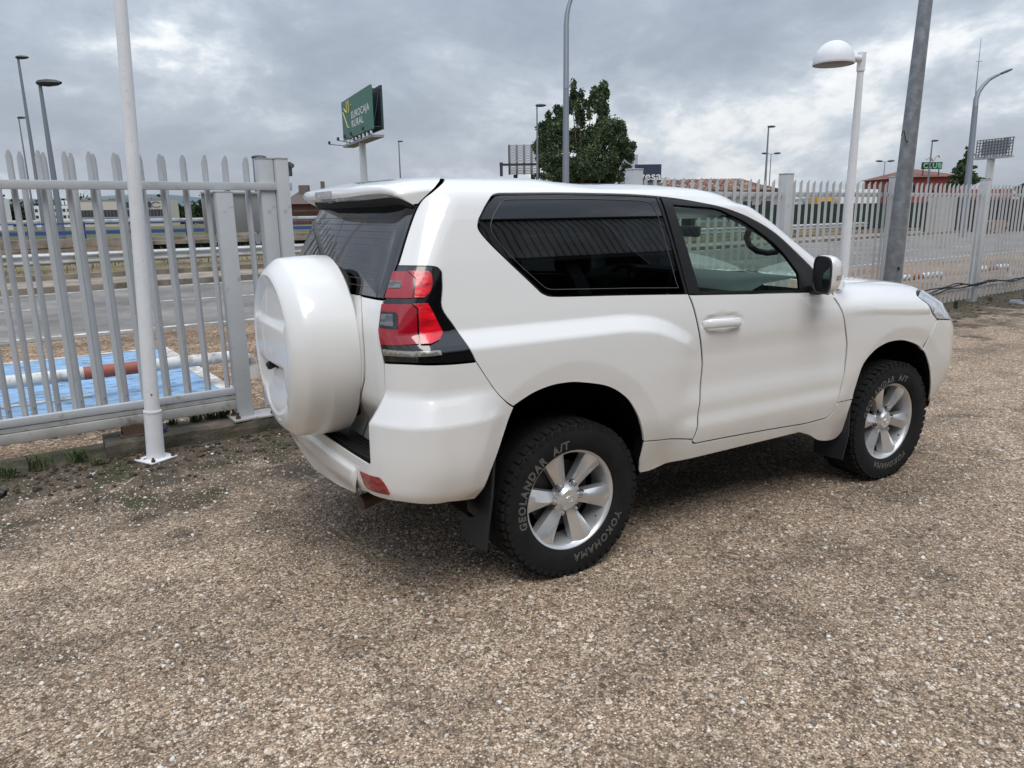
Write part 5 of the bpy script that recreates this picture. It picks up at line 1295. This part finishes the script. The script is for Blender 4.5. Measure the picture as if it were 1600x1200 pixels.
for sgn in (1, -1):
    rows = []
    for t in np.linspace(0, 1, 12): rows.append(A_*(1-t)+B2*t + np.array([0, 0, 1])*.016*math.sin(math.pi*t)*wgt)
    rows += [B2*.75+C_*.25 + np.array([-.006, 0, 0]), B2*.3+C_*.7 + np.array([-.006, 0, 0]), C_, C_*.5+D_*.5, D_]
    G = np.array(rows); G[..., 1] *= -sgn; sp.grid(G if sgn < 0 else G[:, ::-1])
    end = D_*np.array([0, .97, 1]) + np.array([-.60, 0, -.03])
    G = np.array([D_*(1-t) + end*t - np.array([0, 0, .002 + .018*math.sin(math.pi*t)]) for t in np.linspace(0, 1, 8)]); G[..., 1] *= -sgn; su.grid(G if sgn < 0 else G[:, ::-1])
spo = sp.build('spoiler', M_paint, car, angle=40); su.build('spoiler_underside', M_matt, spo, angle=60)
bl_ = MB(); G = []
for y in np.linspace(-.13, .13, 12):
    u_ = float(np.interp(abs(y), B2[:30, 1], uu[:30])); b0 = [float(pchip(kk, [q[k] for q in T_top])(u_)) for k in (0, 2)]; c0 = [float(pchip(kk, [q[k] for q in T_bot])(u_)) for k in (0, 2)]
    G.append([(b0[0]*(1-t)+c0[0]*t-.0085, y, b0[1]*(1-t)+c0[1]*t) for t in (.22, .5, .85)])
bl_.grid(np.array(G)[::-1]).build('brake_light', mat('smoked brake lamp', (.22, .21, .21), .2, coat=.6, var=.3, vscale=30), spo)
# rear bumper
bo = [(-.343, .896), (-.383, .925), (-.428, .973), (-.474, 1.043), (-.517, 1.113)]
bump_half = ring(cur([(-.538, .525), (-.512, .575), (-.463, .665), (-.414, .753), (-.372, .845), (-.345, .896)]), cur(bo), cur([(-.52, 1.112), (-.62, 1.115), (-.72, 1.122), (-.80, 1.124), (-.887, 1.120)]),
                 cur([(-.8885, 1.12), (-.898, .985), (-.926, .873)]), dens([(-.926, .87), (-.926, .712)]), cur([(-.928, .708), (-.935, .70), (-.95, .697)]), dens([(-.955, .697), (src(.697), .697)], .03), dens([(src(.697), .697), (src(.455), .455)], .02), dens([(src(.455), .455), (-1.3, .492), (-1.1, .525), (-.97, .556), (-.82, .562), (-.68, .560), (-.548, .528)], .02))
bump = panel('rear_bumper', B, bump_half, M_paint, gap=.003, flange=.03, spacing=.022)
rf_ = ring(dens([(-1.012, .643), (-.892, .655)]), cur([(-.885, .652), (-.866, .625), (-.855, .595)]), dens([(-.857, .590), (-.96, .583)]), dens([(-.965, .586), (-1.012, .643)]))
panel('reflector', B, rf_, lens_mat('dark red reflector', (.30, .012, .02)), parent=bump, gap=0, off=-.004, flange=.02, spacing=.02)
# raised lower centre of the bumper
def BC(s, h):
    s, h = np.broadcast_arrays(np.asarray(s, float), np.asarray(h, float)); n = fnormal(B, s, h)
    return B(s, h) + n*(.018*sst(.645, .625, h)*sst(-1.035, -1.075, s))[..., None]
ctr = ring(dens([(-1.03, .655), (src(.655), .655)], .03), dens([(src(.655), .655), (src(.45), .45)], .02), dens([(src(.45), .45), (-1.3, .482), (-1.11, .515)], .02), cur([(-1.10, .52), (-1.06, .57), (-1.03, .65)]))
panel('bumper_centre', BC, ctr, M_paint, parent=bump, gap=0, off=-.0015, flange=.012, spacing=.02)
stp = MB()
for sgn in (1, -1):
    ss = np.linspace(-.93, -1.69, 40); a = ST(ss, np.full(40, .70)); b = B(ss, np.full(40, .697)); n = 9; rows = []
    for k in range(n*2):
        t = k/(n*2-1); q = (a+[.02, 0, 0])*(1-t) + b*t; q[:, 2] = .692 + (.004 if k % 2 else 0) * (1 if 2 < k < 2*n-3 else 0); rows.append(q)
    G = np.array(rows); G[..., 1] *= sgn; stp.grid(G if sgn > 0 else G[::-1], False)
stp.build('step_plate', M_trim, bump)
# inner faces where the bumper corner meets the step
for sgn in (1, -1):
    a = [B(np.array(-.9275 + .03*max(0, (h-.875)/.11)), np.array(h)) for h in np.linspace(.69, .98, 12)]; b = [ST(np.array(-.90), np.array(h))+np.array([.03, 0, 0]) for h in np.linspace(.69, .98, 12)]
    G = np.array([a, b]); G[..., 1] *= sgn; MB().grid(G).build('bumper_return', M_paint, bump if sgn > 0 else twin(bump), angle=60)

# spare wheel cover on the tailgate
def cover():
    yc, zc, Rr = -.185, 1.115, .413; m = MB(); n = 96; rows = []
    prof = [(-.880, .380), (-.878, .404), (-.886, .413), (-.93, .4160), (-1.02, .414), (-1.085, .409), (-1.100, .406), (-1.112, .399), (-1.140, .372), (-1.152, .358), (-1.160, .346), (-1.163, .338), (-1.168, .305), (-1.168, .299), (-1.164, .291), (-1.1635, .282)]
    prof += [(-1.1655 - .016*(1-(r_/.278)**2), r_) for r_ in np.linspace(.27, .004, 40)]
    for x, r_ in prof:
        row = []
        for k in range(n+1):
            a = 2*math.pi*k/n; y = yc + r_*math.cos(a); z = zc + r_*math.sin(a); xx = x
            if r_ < .345:
                fade = float(sst(.345, .29, r_)); v = z-zc; u = y-yc
                xx += .020*fade*float(sst(.115, .155, v))                                   # upper field steps back
                rec = float(sst(-.045, -.062, v))*float(sst(.235, .205, abs(u)))*fade          # recess with the lock: deep under its top edge, running out below
                xx += rec*.045*float(np.clip(1-(-.055-v)/.22, 0, 1))
            row.append((xx, y, z))
        rows.append(row)
    return m.grid(np.array(rows)[:, ::-1])
cv = cover().build('spare_wheel_cover', M_cover, car, angle=38)
MB().lathe([(0, 0), (.33, 0), (.36, .02), (.36, .10), (0, .10)], 40, Matrix.Translation((-.885, -.185, 1.115)) @ Matrix.Rotation(R(90), 4, 'Y')).build('spare_carrier', M_matt, car)
kn = MB().tube([(-1.130, -.150, 1.050), (-1.148, -.150, 1.044), (-1.172, -.150, 1.036)], [.012, .019, .020], 12).tube([(-1.172, -.150, 1.036), (-1.182, -.150, 1.032)], [.020, .014], 12)
kn.tube([(-1.14, -.16, 1.05), (-1.15, -.185, 1.04), (-1.145, -.20, 1.03)], .004, 6); kn.build('rear_camera', M_black, cv)

# ---------------- mirrors
M_mirror = mat('mirror glass', (.45, .48, .50), .02, 1.0)
def mpt(sgn, x, u, v):      # x behind the glass plane, u across (inner +), v up; the glass is turned towards the driver
    return (1.548 + x + .55*u, sgn*(-1.010+u), 1.360 + v)
def sq(a, wy, wz): return wy*np.sign(math.cos(a))*abs(math.cos(a))**.5, wz*np.sign(math.sin(a))*abs(math.sin(a))**.55
for sgn in (1, -1):
    G = []; AA = np.linspace(0, 2*math.pi, 37)
    for t, wy, wz in ((0, .088, .094), (.012, .096, .100), (.035, .098, .101), (.065, .093, .096), (.095, .080, .082), (.118, .058, .058), (.128, .03, .03)):
        G.append([mpt(sgn, t, *sq(a, wy, wz)) for a in AA])
    G.append([mpt(sgn, .130, 0, 0)]*37)
    mo_ = MB().grid(np.array(G) if sgn < 0 else np.array(G)[:, ::-1]).build('side_mirror', M_paint, car, angle=50)
    rows = [[mpt(sgn, x, *sq(a, wy, wz)) for a in AA] for x, wy, wz in ((.006, .0945, .0985), (-.006, .0955, .0995), (-.009, .091, .095), (-.002, .086, .090))]
    MB().grid(np.array(rows)).build('mirror_rim', M_trim, mo_)
    MB().add(rows[-1][:-1], [tuple(range(36))]).build('mirror_glass', M_mirror, mo_)
    MB().grid(np.array([[mpt(sgn, .012 + .05*k, u, -.102 + .012*k) for u in np.linspace(-.06, .09, 6)] for k in range(3)])).box(mpt(sgn, .07, .085, -.085), (.09, .09, .035), bev=.012).box((1.66, sgn*-.90, 1.265), (.10, .09, .05), bev=.014).build('mirror_arm', M_trim, mo_)
    lw = MB(); P_ = []
    for x in np.linspace(.045, .10, 8):
        w_ = float(np.interp(x, [.035, .065, .095, .118], [.098, .093, .080, .058])); P_.append([mpt(sgn, x, -w_-.0025, dz) for dz in (-.022, .0)])
    lw.grid(np.array(P_)).build('indicator', M_clear, mo_)

# ---------------- wheels
def tyre_mesh(text_rot):
    prof = [(.235, -.10), (.243, -.118), (.262, -.126), (.30, -.135), (.335, -.135), (.362, -.126), (.374, -.112), (.380, -.09), (.3805, 0), (.380, .09), (.374, .112), (.362, .126), (.335, .1345), (.318, .1335), (.30, .134), (.285, .1325), (.264, .126), (.250, .118), (.243, .104), (.235, .095)]
    m = MB().lathe(prof, 96)
    rnd = random.Random(4)
    def lug(a, z0, z1, r0, r1, w, sk=0.):
        p = []
        for r_, z in ((r0, z0), (r0, z1), (r1, z1), (r1, z0)):
            for s in (-1, 1):
                aa = a + s*w + sk*(z-(z0+z1)/2); p.append((r_*math.cos(aa), r_*math.sin(aa), z))
        m.add(p, [(0, 1, 3, 2), (2, 3, 5, 4), (4, 5, 7, 6), (0, 2, 4, 6), (1, 7, 5, 3), (0, 6, 7, 1)])
    for k in range(52):
        a = 2*math.pi*k/52
        for s in (-1, 1):
            j = .03 if (k % 2) else 0
            lug(a, s*.080, s*(.116 if k % 2 else .121), .372, .3862, .040)
            lug(a+.03, s*.122, s*.1315, .352 if k % 2 else .345, .3705, .036)
            lug(a+.06*s, s*.030, s*.073, .376, .3862, .045, 4*s)
        lug(a, -.024, .024, .376, .3862, .046, -5)
    return m
def bend_text(txt, size, th0, rb, depth=.1345, spacing=1., shear=.12):
    me = text_mesh(txt, size, bevel=.0011, outline=True, align='LEFT', spacing=spacing, shear=shear, res=3)
    xs_ = [v.co.x for v in me.vertices]; x0 = min(xs_)
    for v in me.vertices:
        r_ = rb + v.co.y; th = th0 - (v.co.x-x0)/(rb+size*.35)
        v.co = (r_*math.cos(th), r_*math.sin(th), depth - .0008 + v.co.z*.5 - max(0, r_-.335)*.2)
    me.materials.clear(); me.materials.append(M_ink); return me
def rim_parts():
    parts = {}
    m = MB().lathe([(.205, -.09), (.222, -.02), (.226, .05), (.229, .088), (.236, .104), (.246, .110), (.2475, .104), (.243, .092)], 96); parts['rim'] = m
    sp_ = MB()
    for k in range(6):
        a0 = R(112 - 60*k); cols = []
        #        r,   left half angle, right half angle, ridge pos(-1..1), z edge L, z ridge, z edge R
        for r_, l, q, rp, zl, zr_, zq in ((.060, 26, 26, -.3, .070, .076, .070), (.085, 19, 20, -.35, .066, .082, .064), (.115, 16.5, 17.5, -.3, .070, .090, .066), (.150, 15.2, 16.2, -.15, .075, .097, .070), (.190, 14.3, 15.4, .0, .080, .101, .075), (.222, 13.8, 15, .1, .087, .104, .081), (.236, 13.6, 14.8, .1, .093, .103, .089)):
            al, ar_ = a0+R(l), a0-R(q); ag = a0 + R((-rp)*(l+q)/2 + 0)
            P_ = []
            for aa, zz in ((al, zl-.045), (al, zl), ((al+ag)/2, (zl+zr_)/2+.004), (ag, zr_), ((ar_+ag)/2, (zr_+zq)/2+.001), (ar_, zq), (ar_, zq-.045)): P_.append((r_*math.cos(aa), r_*math.sin(aa), zz))
            cols.append(P_)
        sp_.grid(np.array(cols)[:, ::-1])
    parts['spokes'] = sp_
    parts['hub_cap'] = MB().lathe([(.080, .045), (.078, .070), (.060, .078), (.050, .090), (.046, .094), (.040, .0945), (.0, .096)], 36)
    em = MB()
    for rx, ry_ in ((.023, .016), (.008, .015), (.017, .0065)):
        em.tube([(rx*math.cos(a), ry_*math.sin(a) + (.005 if rx == .017 else 0), .0965) for a in np.linspace(0, 2*math.pi, 25)], .0016, 5, False)
    parts['emblem'] = em
    return parts
M_nut = mat('wheel nut', (.45, .45, .46), .3, .7)
M_disc = mat('brake disc', (.10, .095, .09), .5, .6, var=.2)
RP = rim_parts()
nut_me = MB().lathe([(.017, .060), (.0165, .072), (.012, .0725), (.0118, .086), (.008, .089), (0, .0895)], 6, smooth=False).mesh('lug_nut', M_nut)
pocket_me = MB().lathe([(.0215, .0785), (.0195, .076), (.018, .066), (0, .064)], 16).mesh('nut_pocket', M_matt)
tyre_me = tyre_mesh(0).mesh('tyre', M_rubber, 28); rim_me = RP['rim'].mesh('rim', M_chrome2, 40); spoke_me = RP['spokes'].mesh('spokes', M_chrome, 28); cap_me = RP['hub_cap'].mesh('hub_cap', M_chrome, 30); emb_me = RP['emblem'].mesh('emblem', M_chrome2)
disc_me = MB().lathe([(0, .0), (.165, .0), (.168, -.012), (.165, -.024), (0, -.024)], 48).mesh('brake_disc', M_disc)
well_me = MB().lathe([(0, -.05), (.20, -.06), (.226, -.02)], 48).mesh('barrel', M_core)
letA = bend_text('GEOLANDAR  A/T', .052, R(196), .270, spacing=1.24); letB = bend_text('YOKOHAMA', .052, R(-22), .270, spacing=1.24)
for x, sgn, rot in ((0, -1, 0), (2.455, -1, -30), (0, 1, 0), (2.455, 1, 0)):
    w_ = empty('wheel', (x, sgn*.792, .377), 0, car)
    # local z of the wheel meshes points outward
    if sgn < 0: w_.rotation_euler = (R(90), 0, 0)
    else: w_.rotation_euler = (R(90), 0, math.pi)
    for me in (tyre_me, rim_me, spoke_me, cap_me, emb_me, disc_me, well_me): link(me.name, me, w_)
    for k in range(6):
        a = R(125 - 60*k); p_ = (.0765*math.cos(a), .0765*math.sin(a), 0); link('nut_pocket', pocket_me, w_, p_); link('lug_nut', nut_me, w_, p_)
    for me in (letA, letB): link('tyre_lettering', me, w_, rz=R(rot))
    MB().tube([(.205*math.cos(R(-38)), .205*math.sin(R(-38)), .085), (.19*math.cos(R(-38)), .19*math.sin(R(-38)), .10)], .005, 6).build('valve', M_black, w_)

# ---------------- dark insides: wheel housings, floor, black filler for the shade behind the joints
core = MB()
core.box((1.15, 0, .87), (1.35, 1.66, .60)).box((-.2, 0, .93), (1.15, 1.2, .5)).box((-.2, 0, 1.13), (1.1, 1.70, .22)).box((2.55, 0, .86), (1.2, 1.1, .42)).box((1.42, 0, .44), (3.3, 1.15, .20)).box((2.45, 0, 1.03), (1.0, 1.55, .14))
core.build('underbody_filler', M_core, car)  # floor plus added black boxes that paint the shade inside the body
for cx, cz, r_ in ((-.04, .50, .50), (2.475, .48, .47)):
    for sgn in (-1, 1):
        G = [[(cx + r_*math.cos(a)*(1 if math.cos(a) < 0 or cx > 1 else .97), sgn*y, cz + (r_*math.sin(a) if a > 0 else a*.4)) for a in np.linspace(-.55, math.pi+.4, 40)] for y in (.875, .84, .60, .50)]
        for row in G:
            for i, q in enumerate(row):
                if q[2] < .40: row[i] = (q[0], q[1], .40)
        m = MB().grid(np.array(G)); m.add([(cx-.5, sgn*.5, .42), (cx+.5, sgn*.5, .42), (cx+.5, sgn*.5, 1.0), (cx-.5, sgn*.5, 1.0)], [(0, 1, 2, 3)])
        m.build('wheel_housing', M_core, car)
rib_ = MB()
for k in range(7): rib_.box((2.935-.012*k, -.84, .50+.042*k), (.02, .07, .014))
rib_.build('housing_vent', M_matt, car)
# mud flaps
for sgn in (1, -1):
    for pts, x in (([(-.935, .76), (-.94, .50), (-.915, .245), (-.70, .225), (-.675, .30), (-.66, .70)], -.445), ([(-.90, .60), (-.92, .36), (-.90, .20), (-.70, .19), (-.68, .40), (-.68, .6)], 2.035)):
        m = MB(); P0 = [(x + .10*(.76-z)*(-1 if x < 0 else -.6) + .03, sgn*y, z) for y, z in pts]; n = len(P0)
        m.add(P0 + [(a-.012, b, c) for a, b, c in P0], [tuple(range(n)), tuple(range(2*n-1, n-1, -1))] + [(i, (i+1) % n, n+(i+1) % n, n+i) for i in range(n)])
        m.build('mud_flap', mat('dark rubber flap', (.017, .019, .024), .6), car)
MB().tube([(-.55, -.47, .45), (-.78, -.50, .445), (-.90, -.52, .43)], .034, 16).build('exhaust_pipe', M_rust, car)
MB().box((-.0, 0, .38), (.16, 1.2, .12), bev=.03).lathe([(0, -.1), (.13, -.08), (.15, 0), (.13, .1), (0, .12)], 20, Matrix.Translation((0, -.1, .38))).build('rear_axle', M_core, car)
MB().box((-.30, .1, .56), (.5, .7, .16), bev=.04).build('fuel_tank', M_core, car)

# ---------------- inside the cabin
M_dash = mat('grey padded dashboard', (.085, .095, .09), .6); M_wheelrim = mat('dark steering wheel', (.016, .017, .018), .6); M_card = mat('grey door card', (.26, .27, .26), .7); M_seat = mat('grey seat cloth', (.07, .07, .072), .9, var=.2, vscale=20)
M_lining = mat('pale headlining', (.42, .42, .40), .9)
d = MB(); G = []
for y in np.linspace(-.78, .78, 20): G.append([(1.20, y, .95), (1.21, y, 1.19), (1.25, y, 1.265 + .02*math.exp(-((y-.38)/.22)**2)), (1.36, y, 1.305), (1.62, y, 1.325), (1.80, y, 1.315), (1.92, y, 1.285)])
d.grid(np.array(G)).build('dashboard', M_dash, car)
MB().box((1.235, -.04, 1.20), (.14, .40, .30), bev=.02).build('centre_stack', M_matt, car)
MB().tube([(1.163, -.22, 1.10), (1.17, -.235, 1.28), (1.19, -.235, 1.343), (1.24, -.22, 1.352), (1.24, .14, 1.352)], .010, 8).build('silver_trim', M_chrome, car)
MB().box((1.165, -.02, 1.26), (.02, .26, .14), bev=.006).build('centre_screen', M_gloss, car)
sw_ = MB(); cM = Matrix.Translation((1.27, .38, 1.17)) @ Matrix.Rotation(R(-66), 4, 'Y')
sw_.tube([cM @ Vector((.187*math.cos(a), .187*math.sin(a), 0)) for a in np.linspace(0, 2*math.pi, 41)], .016, 10, False)
for a in (0, math.pi, -math.pi/2): sw_.tube([cM @ Vector((.05*math.sin(a), .05*math.cos(a), .02)), cM @ Vector((.18*math.sin(a), .18*math.cos(a), 0))], [.03, .018], 8)
sw_.lathe([(0, .045), (.06, .04), (.075, 0), (0, -.05)], 20, cM); sw_.build('steering_wheel', M_wheelrim, car)
for y in (-.38, .38):
    s = MB(); G = []
    for z, x, w in ((.62, .60, .25), (.9, .52, .26), (1.15, .44, .25), (1.30, .40, .22), (1.36, .385, .16)): G.append([(x + .07*math.sin(a), y + w*np.sign(math.cos(a))*abs(math.cos(a))**.5, z) for a in np.linspace(0, 2*math.pi, 25)])
    s.grid(np.array(G)).box((.365, y, 1.47), (.09, .26, .17), bev=.04).tube([(.38, y-.06, 1.34), (.37, y-.06, 1.42)], .008, 6).tube([(.38, y+.06, 1.34), (.37, y+.06, 1.42)], .008, 6)
    s.build('front_seat', M_seat, car)
MB().box((-.28, 0, 1.14), (.16, 1.3, .5), bev=.05).box((-.30, -.35, 1.46), (.09, .25, .14), bev=.04).box((-.30, .35, 1.46), (.09, .25, .14), bev=.04).build('rear_seat', M_seat, car)
for sgn in (1, -1):
    ss = np.linspace(.75, 1.72, 20); hh = np.linspace(.9, 1.262, 8); G = np.array([SL(ss, np.full(20, h)) for h in hh]); G[..., 1] += .055 + .02*np.linspace(1, 0, 8)[:, None]; G[..., 1] *= sgn
    MB().grid(G).build('door_card', M_card, car)
hl2 = []
for sgn in (1, -1):
    q = np.array([SU(np.linspace(-.42, 1.1, 30), np.full(30, h)) for h in (1.70, 1.78, 1.85, 1.87, 1.899)]); q[..., 2] -= .035; q[..., 1] = q[..., 1]*.95*sgn; hl2.append(q)
h_ = MB()
for q in hl2: h_.grid(q)
h_.build('headlining', M_lining, car)
MB().box((1.50, -.03, 1.575), (.035, .22, .07), bev=.016).box((1.535, .0, 1.635), (.06, .09, .07), bev=.02).tube([(1.52, -.01, 1.59), (1.57, 0, 1.66)], .014, 8).build('rear_view_mirror', M_black, car)
M_pillar = mat('dark pillar lining', (.035, .036, .037), .8)
for sgn in (1, -1):
    G = []
    for h in np.linspace(1.29, 1.775, 24):
        s0_, s1_ = float(np.interp(h, [1.25, 1.32, 1.44, 1.57, 1.65, 1.71, 1.76, 1.79], [1.735, 1.70, 1.575, 1.405, 1.24, 1.08, .90, .62])), sfu(h)+.10
        q = SU(np.linspace(s0_-.05, s1_, 6), np.full(6, h)) - normal(np.linspace(s0_-.05, s1_, 6), np.full(6, h), True)*.045; G.append(q)
    G = np.array(G); G[..., 1] *= sgn; MB().grid(G).build('pillar_lining', M_pillar, car, angle=60)
    MB().tube([(1.33, sgn*-.69, 1.60), (1.345, sgn*-.66, 1.555), (1.385, sgn*-.645, 1.51), (1.45, sgn*-.645, 1.475), (1.52, sgn*-.66, 1.462), (1.56, sgn*-.70, 1.47)], .017, 10).build('grab_handle', M_wheelrim, car)
